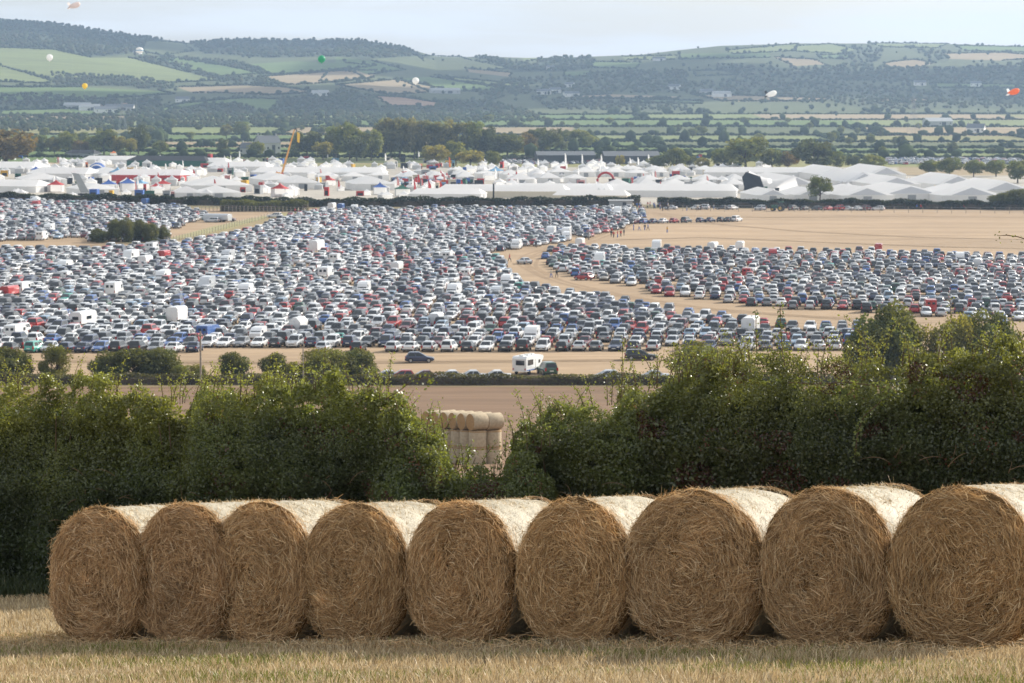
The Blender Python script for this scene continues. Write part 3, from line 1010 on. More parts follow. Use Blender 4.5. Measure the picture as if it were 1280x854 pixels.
def peak_tent(label, px, r, s, roof='canvas', group=None, d=None):
    x, y, z = valley(px, r)
    t = thing('peaked_tent', label, 'tent', (x, y, z), random.uniform(-.3, .3), group)
    t.scale = (s, s, s * random.uniform(.9, 1.15))
    rm, wm, fm = peak_meshes(roof)
    link('roof', rm, t)
    link('wall', wm, t)
    link('frame', fm, t)
    return t


MARQ = [
    # right hand white marquees
    (1112, 240, 26, 60, 4.0, 7.6, 0.1, 'huge white hip roofed marquee behind the dark bush, topmost of the right block'),
    (1250, 249, 30, 50, 4.0, 8.4, 0.1, 'huge white hip roofed marquee at the right end of the showground'),
    (1190, 240, 26, 50, 4.0, 8.4, 0.1, 'huge white marquee whose shaded gable shows over the yellow flag'),
    (1130, 252, 34, 46, 3.6, 7.4, 0.12, 'white marquee with a broad shaded gable end just left of the yellow flag'),
    (1207, 254, 30, 40, 3.6, 7.6, 0.12, 'white marquee with a shaded gable end by the showground hedge, right of the yellow flag'),
    (1075, 254, 26, 44, 3.6, 7.2, 0.12, 'white marquee with a wide shaded gable end just right of the lone tree'),
    (1072, 236, 22, 60, 3.6, 8.6, 0.1, 'white marquee whose shaded gable stands between the lone tree and the yellow flag'),
    (1040, 226, 24, 60, 3.6, 7.6, 0.1, 'long white marquee behind the lone tree'),
    (1100, 226, 24, 60, 3.6, 8.0, 0.1, 'long white marquee topping the block behind the yellow flag'),
    (985, 240, 24, 70, 3.6, 7.6, 0.1, 'long white marquee beside the curved black stage roof'),
    (1010, 252, 18, 30, 3.2, 6.0, 0.12, 'white marquee half hidden by the lone tree'),
    (960, 252, 16, 30, 3.0, 5.6, 0.12, 'white marquee at the hedge in front of the curved black stage roof'),
    (900, 232, 20, 60, 3.4, 6.6, 1.3, 'long low white marquee left of the curved black stage roof'),
    (880, 238, 12, 70, 3.2, 6.2, 1.45, 'long white roofed hall lying across the view behind the red arch'),
    (820, 246, 14, 60, 3.2, 6.0, 1.45, 'long white marquee right of the red arch'),
    (700, 246, 16, 40, 3.2, 6.2, 1.4, 'long white marquee left of the red arch'),
    (660, 247, 14, 30, 3.2, 6.0, 1.4, 'white marquee with a cream end by the boundary hedge'),
    (740, 252, 10, 26, 3.0, 5.2, 1.4, 'white marquee with cream front below the red arch'),
    (600, 246, 14, 30, 3.2, 5.8, 1.4, 'white marquee between the red flags and the cream front'),
    (560, 250, 12, 26, 3.0, 5.2, 1.4, 'white marquee by the boundary hedge under the red flags'),
    (490, 226, 14, 60, 3.2, 6.0, 1.45, 'long brightest white roof across the middle of the showground'),
    (400, 222, 14, 60, 3.2, 6.0, 1.45, 'long white roof stretching right of the orange crane'),
    (340, 232, 16, 30, 3.2, 6.2, 0.3, 'white marquee with dark windows along its wall'),
    (370, 236, 14, 26, 3.2, 6.4, 0.2, 'white marquee with grey gable near the dark windows'),
    (460, 238, 16, 26, 3.4, 6.8, 0.2, 'white marquee with pinkish grey gable left of the red flags'),
    (265, 240, 24, 30, 3.4, 7.2, 0.25, 'large white marquee with a grey front and a sign over its door'),
    (268, 248, 16, 16, 2.8, 5.6, 0.2, 'grey white marquee standing low at the hedge in front of the signed one'),
    (232, 248, 10, 16, 2.8, 5.2, 0.2, 'small grey white marquee beside the low one at the hedge'),
    (188, 226, 18, 34, 3.4, 6.4, 1.3, 'white marquee with red front wall'),
    (130, 224, 16, 24, 3.4, 6.4, 0.3, 'white marquee just right of the blue dome'),
    (80, 224, 18, 30, 3.4, 6.6, 1.2, 'white marquee in front of the blue dome'),
    (45, 232, 18, 26, 3.4, 6.4, 0.3, 'white marquee left of the leaning grey slab'),
    (15, 216, 20, 30, 3.4, 6.8, 1.3, 'white marquee beside the big brownish tree'),
    (20, 240, 18, 24, 3.2, 6.0, 1.3, 'white marquee at the picture edge near the yellow canopy'),
    (110, 244, 14, 24, 3.0, 5.4, 0.4, 'white marquee right of the leaning grey slab'),
    (300, 214, 14, 30, 3.2, 6.0, 1.4, 'white marquee roof left of the orange crane'),
    (240, 208, 14, 40, 3.2, 5.8, 1.4, 'white roof behind the long dark tent'),
    (150, 205, 14, 40, 3.2, 5.6, 1.4, 'white roof in front of the small trees'),
    (640, 224, 14, 50, 3.2, 5.8, 1.45, 'long white roof left of the white dome'),
    (780, 222, 14, 60, 3.2, 5.8, 1.45, 'long white roof behind the red arch'),
    (850, 218, 14, 50, 3.2, 5.8, 1.45, 'white roof in front of the low dark trees'),
    (950, 222, 16, 50, 3.2, 6.0, 1.45, 'white roof behind the curved black stage roof'),
    (560, 228, 12, 40, 3.2, 5.8, 1.45, 'white roof behind the red flags'),
    (700, 230, 12, 36, 3.2, 5.8, 1.45, 'white roof just left of and behind the red arch'),
]
for px, r, w, l, e, rd, yaw, lab in MARQ:
    if 470 < px < 940 and yaw > 1.2 and r <= 238:
        nt_ = max(2, int(l / 11))
        dpx = 11.5 * F / valley(px, r)[1]
        for q in range(nt_):
            marquee('white hip roofed tent in the ranks of tents across the middle of the showground', px + (q - nt_ / 2) * dpx + random.uniform(-3, 3), r + random.uniform(-1, 1), random.uniform(7, 10.5), random.uniform(8, 12), 3.0, random.uniform(4.6, 6.2), .2,
                    hip=.48, group='white hip roofed tents of the showground')
        continue
    marquee(lab, px, r, w, l, e, rd, yaw, wall='cloth_red' if 'red front' in lab else 'cloth_cream' if 'cream' in lab else 'canvas_wall' if 'blue wall' in lab else 'canvas_wall',
            hip=.25 if yaw < .9 else .15)
marquee('long black green tent with a rounded look, behind the white tents', 212, 208, 14, 44, 4.0, 7.0, 1.35, 'cloth_black', 'cloth_green')
marquee('dark tent with black roof in front of the small trees', 103, 197, 10, 20, 3.4, 6.0, 1.2, 'cloth_black', 'cloth_grey')
for px, r, c_, lab in [(45, 218, 'blue', 'flat blue canopy among the white tents at the side'), (160, 239, 'blue', 'bright blue canopy by the boundary hedge'),
                       (136, 239, 'blue', 'dark blue canopy left of the bright blue one'), (176, 236, 'sky', 'pale blue canopy next to the bright blue one'),
                       (147, 224, 'sky', 'sky blue stand under the red fronted marquee'), (70, 240, 'red', 'red stand right beside the leaning grey slab'),
                       (8, 238, 'yellow', 'yellow machine canopy at the picture edge'), (195, 239, 'red', 'red canopy by the bright blue one'), (204, 238, 'red', 'little red canopy by the hedge'),
                       (142, 195, 'orange', 'orange peaked top showing over the white roofs'), (412, 232, 'red', 'red and white canopy under the long white roof'),
                       (350, 246, 'red', 'red canopy at the hedge under the white marquees'), (475, 243, 'blue', 'small blue stand at the hedge'),
                       (503, 245, 'green', 'green canopy at the hedge'), (432, 222, 'sky', 'pale blue peaked canopy under the long white roof'), (620, 222, 'sky', 'pale blue roof behind the white marquees'),
                       (894, 246, 'sky', 'blue stand right of the red inflatable'), (987, 245, 'blue', 'dark blue peaked canopy below the curved black stage roof'),
                       (1098, 243, 'red', 'dark red peaked canopy among white roofs'), (1106, 243, 'red', 'second dark red peaked canopy just right of its twin'), (1136, 243, 'red', 'red peaked canopy left of the yellow flag'),
                       (490, 208, 'cream', 'yellowish cream roof before the tall row of trees'), (1030, 232, 'cream', 'cream canopy behind the lone tree')]:
    peak_tent(lab, px, r, random.uniform(1.0, 1.5) * (.5 if px > 880 else .8), 'cloth_' + c_)
# trade stands standing too close and alike to tell apart
n = 0
far_mb = MB()
while n < 420:
    px, r = random.uniform(-30, 960) if random.random() < .93 else random.uniform(960, 1200), random.choice([random.uniform(193, 210), random.uniform(200, 220), random.uniform(206, 250)])
    if px < 250 and r > 248 or px > 840 and r > 245 or px > 960 and r < 225 or (px < 30 and r < 205) or r < 203 + (px > 420) * 5:
        continue
    if n >= 262:
        x, y, z = valley(px, r)
        q_, hq = random.uniform(.55, 1.0), random.uniform(.85, 1.1)
        rr_ = [(-2.6, 2.4), (-1.5, 2.9), (-.7, 3.5), (-.05, 4.2)]
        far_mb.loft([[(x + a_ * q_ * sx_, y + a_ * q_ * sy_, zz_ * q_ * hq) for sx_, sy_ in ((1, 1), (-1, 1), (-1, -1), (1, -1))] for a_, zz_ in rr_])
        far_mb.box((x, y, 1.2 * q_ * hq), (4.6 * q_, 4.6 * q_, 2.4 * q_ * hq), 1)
        n += 1
        continue
    peak_tent('white peaked tent among the crowded stands of the showground', px, r, random.uniform(.55, 1.05), 'canvas', 'white peaked tents of the showground')
    n += 1
tag(far_mb.build('crowded_tents', [M['canvas'], M['canvas_wall']]), 'white tent tops crowded among the larger tents of the showground', None, None, 'stuff')
n = 0
g_ = random.Random(5)
while n < 240:
    px, r = (g_.uniform(-20, 940), g_.uniform(198, 248)) if g_.random() < .9 else (g_.uniform(940, 1180), g_.uniform(226, 246))
    if g_.random() < .2:
        px, r = g_.uniform(490, 590), g_.uniform(226, 236)
    x, y, z = valley(px, r)
    cn = g_.choices(['red', 'blue', 'green', 'black', 'grey', 'yellow', 'orange', 'pink', 'sky', 'cream'], [7, 3, 2, 6, 6, 1.2, 1, 4, 2, 3])[0]
    b = MB()
    w, h = g_.uniform(.8, 3.6), g_.uniform(1.5, 3.4)
    b.box((0, 0, h / 2), (w, 2.5, h))
    b.box((0, -1.35, h * .96), (w + .3, .6, .15))
    b.box((0, -1.29, h * .35), (w * .7, .06, h * .5), 1)
    o = b.build('trade_stand', [M['cloth_' + cn], M['trim']], None, (x, y, z), g_.uniform(-.5, .5))
    tag(o, cn.replace('sky', 'pale blue') + ' trade stand between white tents of the showground', 'stand', cn.replace('sky', 'pale blue') + ' trade stands of the showground')
    n += 1


def flag(label, px, r, h, w, col, kind='feather', group=None):
    x, y, z = valley(px, r)
    t = thing('feather_flag' if kind == 'feather' else 'banner_flag', label, 'flag', (x, y, z), random.uniform(-.7, .7), group)
    p = MB()
    p.tube([(0, 0, 0), (0, 0, h)], [.09, .05], 5)
    p.build('pole', M['steel'], t)
    s = MB()
    n = 8
    rows_ = []
    for i in range(n + 1):
        u = i / n
        zz = h * (.25 + .75 * u) if kind == 'feather' else h - w * .7 + w * .7 * u
        ww = w * (1 - .8 * u ** 3) if kind == 'feather' else w
        rows_.append((zz, ww))
    m_ = 4
    vs = [(.06 + ww * j / m_, .18 * sin(j * 1.7 + i * .5), zz - (.15 * j / m_ if kind != 'feather' else 0)) for i, (zz, ww) in enumerate(rows_) for j in range(m_ + 1)]
    fs = [(i * (m_ + 1) + j, i * (m_ + 1) + j + 1, (i + 1) * (m_ + 1) + j + 1, (i + 1) * (m_ + 1) + j) for i in range(n) for j in range(m_)]
    s.add(vs, fs)
    s.build('cloth', M[col], t)
    return t


for px, r, h, w, c_, lab in [(561, 213, 6.6, 1.0, 'cloth_orange', 'tall orange and white feather flag before the yellowish trees'), (1168, 246, 4.3, 0.8, 'cloth_yellow', 'yellow feather flag among the right hand white marquees'),
                             (706, 211, 7.8, 1.0, 'canvas', 'tall white sail flag left of the second shed'), (727, 211, 7.4, 0.9, 'canvas', 'white sail flag in front of the gap between sheds'),
                             (751, 212, 7.4, 0.9, 'canvas', 'white sail flag above the red arch'), (787, 212, 5.9, 1.0, 'canvas', 'white sail flag right of the red arch'), (797, 210, 5.5, 0.9, 'canvas', 'white sail flag beside the low dark trees'),
                             (810, 208, 6.2, 1.0, 'canvas', 'leaning white sail flag next to the low dark trees'), (672, 210, 4.7, 0.8, 'canvas', 'white sail flag under the wide dark tree'),
                             (290, 222, 4.7, 0.7, 'cloth_green', 'green flag left of the orange crane'), (285, 216, 5.1, 0.7, 'cloth_red', 'red flag left of the orange crane')]:
    flag(lab, px, r, h, w, c_)
for i in range(46):
    px = random.choice([random.uniform(505, 570), random.uniform(505, 570), random.uniform(160, 330), random.uniform(330, 620), random.uniform(600, 900)])
    flag('red feather flag on a pole among the white tents', px, random.uniform(222, 244), random.uniform(3, 5), random.uniform(.6, 1.1), random.choice(['cloth_red', 'cloth_red', 'cloth_pink']), 'feather', 'red feather flags of the showground')
for i in range(36):
    flag('white feather flag on a pole above the tent roofs', random.uniform(0, 950), random.uniform(198, 240), random.uniform(3.5, 6), random.uniform(.5, 1.0), 'canvas', 'feather', 'white feather flags of the showground')

# red inflatable arch
x, y, z = valley(757, 231)
b = MB()
b.tube([(3.5 * cos(a), 0, 3.5 * sin(a) * 1.1 + 1.2) for a in np.linspace(-.3, pi + .3, 25)], 0.5, 10)
t = thing('inflatable_arch', 'red inflatable arch standing over the white tents', 'arch', (x, y, z))
b.build('arch_tube', M['cloth_red'], t, smooth=True)
b = MB()
b.box((3.3, 0, .2), (1.4, 1.6, .4))
b.box((-3.3, 0, .2), (1.4, 1.6, .4))
b.build('foot', M['cloth_black'], t)
# curved stage roof
x, y, z = valley(952, 241)
t = thing('stage_roof', 'curved white and black stage roof like a shell', 'stage', (x, y, z), 0.0)
t.scale = (.62, .62, .66)
b = MB()
nu, nv = 14, 12
vs = []
for i in range(nu + 1):
    u = i / nu
    cx = -9 + 32 * u
    hh = 12.5 - 8.5 * (4 * (u - .5) ** 2 * -1 + 1) * .45 - 2.5 * u
    ww = 7 + 5 * (2 * u - 1) ** 2
    for j in range(nv + 1):
        a = pi * j / nv
        vs.append((cx + 2 * sin(a) * (1 if u < .5 else -1), 12 - ww * cos(a), hh * sin(a) ** .8))
fs = [(i * (nv + 1) + j, i * (nv + 1) + j + 1, (i + 1) * (nv + 1) + j + 1, (i + 1) * (nv + 1) + j) for i in range(nu) for j in range(nv)]
b.add(vs, fs)
b.build('shell', M['canvas'], t, smooth=True)
b = MB()
ring = vs[:nv + 1]
b.add([(p[0] - .3 - 2 * sin(pi * j / nv) * 0, p[1] - 12, p[2]) for j, p in enumerate(ring)] , [tuple(range(nv + 1))])
bo = b.build('stage_opening', M['cloth_black'], t, (0.0, 12.0, 0))
b = MB()
b.add([(-10.5, -6.2, 0), (2, -9.0, 0), (-1.5, -6.0, 9.6), (-10, -3.0, 12.2), (-12.5, -3.5, 9)], [(0, 1, 2, 3, 4)])
b.add([(-10.5, -6.0, 0), (2, -8.8, 0), (-1.5, -5.8, 9.6), (-10, -2.8, 12.2), (-12.5, -3.3, 9)], [(4, 3, 2, 1, 0)])
b.build('black_valance', M['cloth_black'], t)
# blue dome, white dome
for px, r, rad, c_, lab in [(122, 216, 4.6, 'blue', 'blue and white dome tent with arched opening'), (672, 228, 5.0, 'canvas', 'round white dome tent left of the red arch')]:
    x, y, z = valley(px, r)
    t = thing('dome_tent', lab, 'tent', (x, y, z))
    b = MB()
    b.loft([[(rad * cos(2 * pi * k / 16) * cos(e), rad * sin(2 * pi * k / 16) * cos(e), rad * 1.05 * sin(e)) for k in range(16)] for e in np.linspace(0, pi / 2 - .05, 8)])
    b.build('dome', M['cloth_blue'] if c_ == 'blue' else M['canvas'], t, smooth=True)
    b = MB()
    b.tube([(rad * .8 * cos(a), -rad * .75, rad * .85 * sin(a)) for a in np.linspace(0, pi, 13)], .3, 6)
    b.tube([(rad * 1.02 * cos(a), 0, rad * 1.08 * sin(a)) for a in np.linspace(0, pi, 13)], .3, 6)
    b.build('arch_rib', M['canvas'], t)
# leaning grey slab, a raised tipping body
x, y, z = valley(95, 245)
t = thing('tipper_body', 'grey raised tipper body leaning over the tents', 'tipper', (x, y, z), .3)
b = MB()
b.add([(-1.2, 0, 8.6), (1.2, 0, 8.2), (5.0, 0, 1.2), (2.0, 0, 1.2), (-1.2, 1.5, 8.6), (1.2, 1.5, 8.2), (5.0, 1.5, 1.2), (2.0, 1.5, 1.2)],
      [(0, 3, 2, 1), (4, 5, 6, 7), (0, 1, 5, 4), (1, 2, 6, 5), (2, 3, 7, 6), (3, 0, 4, 7)])
b.build('body', M['sheet'], t)
b = MB()
b.box((4, .7, .6), (6, 2.4, .5))
for sx in (2, 4, 6):
    b.tube([(sx, -.6, .5), (sx, 2.0, .5)], .5, 10)
b.build('chassis', M['trim'], t)
# orange crane with its boom up and a yellow flag
x, y, z = valley(352, 226)
t = thing('mobile_crane', 'orange crane with raised boom and a yellow flag on top', 'crane', (x, y, z))
b = MB()
hb = 64 * y / F
b.tube([(0, 0, 2.5), (5.8, 0, hb)], [.48, .26], 4)
b.build('boom', M['crane_paint'], t)
b = MB()
b.tube([(5.8, 0, hb - .3), (6.4, 0, hb + .6), (6.9, 0, hb - 1)], [.3, .3, .2], 5)
b.tube([(6.8, 0, hb - 1), (6.9, 0, hb - 9)], .06, 4)
b.build('jib_head', M['trim'], t)
b = MB()
b.add([(6.9, 0, hb - 1.0), (8.2, .4, hb - 2), (7.9, .3, hb - 6), (6.9, 0, hb - 5.5)], [(0, 1, 2, 3)])
b.build('flag', M['cloth_yellow'], t)
b = MB()
b.box((0, 0, 1.4), (5.5, 2.6, 1.2))
b.box((-1.5, 0, 2.8), (2, 2.2, 1.8))
for sx in (-2, 0, 2):
    b.tube([(sx, -1.4, .6), (sx, 1.4, .6)], .6, 10)
b.build('carrier', M['crane_paint'], t)

# ------------------------------------------------------------------ buildings
def building(label, px, r, w, l, eave, ridge, yaw, wall, roof, name='barn', cat='barn', doors=True, windows=0, chim=0, lo=372.0, group=None):
    x, y, z = at(px, r, lo)
    t = thing(name, label, cat, (x, y, z), yaw, group)
    a, bb = l / 2, w / 2
    b = MB()
    b.add([(-a, -bb, -.5), (a, -bb, -.5), (a, bb, -.5), (-a, bb, -.5), (-a, -bb, eave), (a, -bb, eave), (a, bb, eave), (-a, bb, eave), (-a, 0, ridge - .12), (a, 0, ridge - .12)],
          [(0, 1, 5, 4), (2, 3, 7, 6), (1, 2, 6, 9, 5), (3, 0, 4, 8, 7)])
    b.build('wall', M[wall], t)
    b = MB()
    o = .4
    b.add([(-a - o, -bb - o, eave - .15), (a + o, -bb - o, eave - .15), (a + o, 0, ridge), (-a - o, 0, ridge), (a + o, bb + o, eave - .15), (-a - o, bb + o, eave - .15)], [(0, 1, 2, 3), (3, 2, 4, 5)])
    ro = b.build('roof', M[roof], t)
    for i in range(chim):
        c = MB()
        cx = -a * .9 + 1.8 * a * i / max(chim - 1, 1)
        c.box((cx, 0, ridge + .4), (.9, .7, 1.6))
        c.build('chimney', M['greywall'], ro)
    if doors:
        d = MB()
        d.box((a * .3, -bb - .02, eave * .4), (l * .16, .08, eave * .8))
        d.build('door', M['shed'], t)
    for i in range(windows):
        wv = MB()
        wv.box((-a * .8 + 1.6 * a * i / max(windows - 1, 1), -bb - .02, eave * .55), (1.1, .08, 1.3))
        wv.build('window', M['glass'], t)
    return t


building('grey two storey farmhouse behind the orange crane', 334, 193, 11, 14, 7.5, 12, .5, 'greywall', 'slate', 'farmhouse', 'house', windows=4, chim=2)
building('low grey house beside the two storey farmhouse', 312, 193, 8, 10, 4, 7.5, -.3, 'greywall', 'slate', 'farmhouse', 'house', windows=2, chim=1)
building('long dark shed with grey roof under the dark trees, first of two', 706, 204, 14, 32, 4.6, 6.6, .12, 'shed', 'slate')
building('dark shed with pale roof right of the long one', 788, 205, 14, 30, 4.6, 7.0, .1, 'shed', 'slate')
building('pale farmhouse out in the fields at the right', 1220, 166, 11, 16, 4.5, 8.5, -.3, 'render', 'slate', 'farmhouse', 'house', windows=3, chim=1)
for px, r, l, wl, rf, lab in [(97, 136, 34, 'greywall', 'sheet', 'grey barn on the slope below the yellow balloon'), (112, 138, 26, 'render', 'sheet', 'white barn on the slope below the yellow balloon'),
                              (132, 141, 28, 'render', 'slate', 'white farmhouse among the barns below the yellow balloon'), (150, 138, 36, 'greywall', 'slate', 'reddish grey barn beside the pylon'),
                              (228, 128, 18, 'render', 'slate', 'small white house in the wood edge'), (400, 120, 24, 'render', 'sheet', 'white farm shed below the green balloon'),
                              (556, 117, 44, 'greywall', 'sheet', 'long pale glasshouse like shed below the white balloon'), (680, 118, 20, 'render', 'slate', 'first white house of the hamlet on the slope'),
                              (694, 116, 16, 'render', 'slate', 'second white house of the hamlet on the slope'), (714, 121, 22, 'render', 'slate', 'long white house of the hamlet on the slope'),
                              (712, 109, 14, 'render', 'slate', 'upper white house of the hamlet on the slope'), (688, 87, 14, 'render', 'slate', 'white house high on the slope in the trees'),
                              (843, 112, 18, 'render', 'slate', 'white house in the woods right of the hamlet'), (902, 121, 26, 'render', 'sheet', 'white barn left of the white fish shaped balloon'),
                              (883, 118, 18, 'greywall', 'slate', 'grey farmhouse left of the white barn'), (824, 76, 26, 'render', 'slate', 'white farm near the skyline'), (1172, 157, 30, 'greywall', 'sheet', 'grey barn in the fields left of the pale farmhouse'),
                              (172, 68, 14, 'render', 'slate', 'white house on the hill behind the white oval balloon'), (1220, 108, 16, 'render', 'slate', 'white house in the woods at the right'), (1150, 107, 18, 'render', 'slate', 'white cottage on the wooded slope')]:
    building(lab, px, r, 10, l, 4.5, 8, random.uniform(-.4, .4), wl, rf, 'farmhouse' if 'house' in lab or 'cottage' in lab else 'barn', 'house' if 'house' in lab or 'cottage' in lab else 'barn', windows=3 if 'house' in lab or 'cottage' in lab else 0, lo=2600.0)
building('long pale cabin standing at the gate in the boundary hedge', 776, 262, 3, 7.5, 3.0, 3.3, 0, 'greywall', 'sheet', 'trailer_cabin', 'cabin')

# pylons
def pylon(label, px, r, h):
    x, y, z = valley(px, r)
    t = thing('pylon', label, 'pylon', (x, y, z), .4)
    b = MB()
    def w(u): return 4.2 * (1 - u) ** 1.5 + .5
    for sx in (-1, 1):
        for sy in (-1, 1):
            b.tube([(sx * w(u), sy * w(u), h * u) for u in (0, .3, .6, .8, 1)], .13, 4)
    us = [0, .18, .34, .48, .6, .7, .8, .9]
    for u0, u1 in zip(us, us[1:]):
        for sy in (-1, 1):
            for sx in (-1, 1):
                b.tube([(sx * w(u0), sy * w(u0), h * u0), (-sx * w(u1), sy * w(u1), h * u1)], .055, 3)
                b.tube([(sy * w(u0), sx * w(u0), h * u0), (sy * w(u1), -sx * w(u1), h * u1)], .055, 3)
    b.build('lattice_tower', M['pylon_steel'], t)
    for u, L in ((.66, 6.5), (.8, 8), (.93, 5)):
        a = MB()
        a.tube([(-L, 0, h * u), (0, 0, h * u + 1.2), (L, 0, h * u)], .09, 4)
        a.tube([(-L, 0, h * u), (L, 0, h * u)], .08, 4)
        for s in (-1, 1):
            a.tube([(s * L, 0, h * u), (s * L, 0, h * u - 2)], .12, 4)
        a.build('cross_arm', M['pylon_steel'], t)


pylon('grey lattice pylon beside the white barns on the left', 153, 172, 31)
pylon('grey lattice pylon in the fields at the right, under the hills', 1142, 166, 33)

# utility poles
def upole(label, px, r, d, h, rad, mat, arm=True, name='utility_pole'):
    x = pos(px, r, d)[0]
    z = float(height(x, d))
    t = thing(name, label, 'pole', (x, d, z))
    b = MB()
    b.tube([(0, 0, -.3), (0, 0, h)], [rad, rad * .75], 8)
    b.build('shaft', M[mat], t)
    if arm:
        b = MB()
        b.box((0, -rad, h - .5), (1.3, .1, .12))
        for s in (-.55, .55):
            b.tube([(s, -rad, h - .44), (s, -rad, h - .2)], .05, 5)
        b.build('cross_arm', M['pole_wood'], t)


upole('thin pale wooden pole before the cars above the hedge, on the left', 251, 470, 345, 7.6, .14, 'pole_wood')
upole('second thin pole near the wide yellowish bush', 379, 460, 345, 5.6, .09, 'pole_wood', False)
upole('grey post rising behind the tall hedge, left of the round tree', 931, 470, 300, 7.6, .20, 'steel', False, 'marker_post')
upole('slim pale post between the round tree and the pale upright tree', 1174, 470, 300, 8.2, .16, 'pole_wood', False, 'marker_post')
upole('thin dark mast standing at the showground hedge', 617, 250, 960, 7.5, .35, 'trim', False, 'mast')

for k_, c_ in dict(white=(.9, .9, .89), yellow=(.90, .70, .08), green=(.02, .45, .22), orange=(.92, .28, .06), blush=(.82, .72, .68)).items():
    M['balloon_' + k_] = plain(k_ + '_balloon_skin', c_, .35, .4, var=.05, scale=.5, trans=.5)
# ------------------------------------------------------------------ advertising balloons moored over the showground
def balloon(label, px, py, d, wpx, hpx, mat, shape='round', stripe=None):
    x, y, z = pos(px, py, d)
    w, h = wpx * d / F, hpx * d / F
    t = thing('mooring_balloon', label, 'balloon', (x, y, z))
    b = MB()
    rings = []
    for e in np.linspace(-1, 1, 15):
        if shape == 'round':
            rr = math.sqrt(max(1 - e * e, 0.0004)) * (1 if e > 0 else 1 - .12 * e * e)
            rings.append([(w / 2 * rr * cos(2 * pi * k / 20), w / 2 * rr * sin(2 * pi * k / 20), h / 2 * e) for k in range(20)])
        else:
            rr = max((1 - e * e), 0.001) ** .5 * (1 - .42 * (1 - (e + 1) / 2))
            rings.append([(w / 2 * e, h / 2 * rr * cos(2 * pi * k / 16), h / 2 * rr * sin(2 * pi * k / 16) + .12 * w * e) for k in range(16)])
    b.loft(rings)
    b.build('envelope', M[mat], t, smooth=True)
    b = MB()
    if shape == 'round':
        b.tube([(0, 0, -h / 2 - .3), (0, 0, -h / 2 + .1)], [.12, .3], 8)
        b.build('neck', M[mat], t)
        if stripe:
            s = MB()
            s.loft([[(w * .503 * math.sqrt(1 - e * e) * cos(2 * pi * k / 20), w * .503 * math.sqrt(1 - e * e) * sin(2 * pi * k / 20), h * .503 * e) for k in range(20)] for e in (-.16, -.05, .05, .16)], caps=False)
            s.build('printed_band', M[stripe], t, smooth=True)
    else:
        for a in (pi / 2, pi / 2 + 2.1, pi / 2 - 2.1):
            b.add([(-w * .5, h * .12 * cos(a), -.12 * w + h * .12 * sin(a)), (-w * .30, h * .25 * cos(a), -.07 * w + h * .25 * sin(a)), (-w * .45, h * .62 * cos(a), -.1 * w + h * .62 * sin(a)), (-w * .60, h * .55 * cos(a), -.13 * w + h * .55 * sin(a))], [(0, 1, 2, 3)])
        b.build('tail_fin', M[stripe or mat], t)
    b = MB()
    g = float(height(x, y))
    b.tube([(0, 0, -h / 2), (-2, 1, (g - z) * .5), (-3, 2, g - z)], .012, 3)
    b.build('tether_rope', M['steel'], t)


balloon('small white balloon over the bright green hill fields', 62, 72, 1250, 8, 8.5, 'balloon_white')
balloon('white oval balloon in front of the hill wood', 174.5, 63, 1250, 9.5, 8, 'balloon_white', stripe='cloth_sky')
balloon('yellow balloon above the barns', 106, 107.5, 1200, 7, 7, 'balloon_yellow')
balloon('green balloon in front of the hill', 402, 74, 1200, 9.5, 9.5, 'balloon_green')
balloon('white round balloon in front of the middle of the hills', 519.5, 101, 1150, 8.5, 8.5, 'balloon_white')
balloon('white blimp with dark tail floating over the valley', 964, 117.5, 1150, 14, 9, 'balloon_white', 'blimp', 'cloth_black')
balloon('orange blimp with white belly at the edge of the picture', 1267, 115, 1150, 15, 9.5, 'balloon_orange', 'blimp', 'balloon_white')
balloon('pinkish white blimp high in the sky over the left hill', 93, 7, 1300, 15, 9, 'balloon_blush', 'blimp', 'balloon_blush')

# ------------------------------------------------------------------ vehicles
KINDS = {  # L, W, H, belt, top heights along the lower body, cabin base (rear, front), roof (rear, front)
    'hatchback': (4.05, 1.76, 1.48, .93, [.72, .93, .95, .94, .90, .74, .56], (.02, .74), (.13, .50)),
    'saloon': (4.6, 1.80, 1.45, .93, [.80, .98, 1.0, .94, .90, .75, .58], (.17, .72), (.30, .53)),
    'estate': (4.65, 1.80, 1.52, .94, [.75, .94, .95, .94, .90, .76, .58], (.015, .71), (.08, .50)),
    'off-roader': (4.65, 1.90, 1.78, 1.08, [.90, 1.08, 1.10, 1.08, 1.04, .92, .74], (.015, .72), (.07, .54)),
    'minivan': (4.5, 1.84, 1.68, 1.0, [.78, 1.0, 1.02, 1.0, .96, .82, .60], (.015, .80), (.08, .58)),
}
ST = [0, .035, .2, .5, .72, .93, 1]
HWF = [.84, .96, 1, 1, 1, .95, .80]
ZBF = [.34, .24, .2, .2, .2, .24, .32]


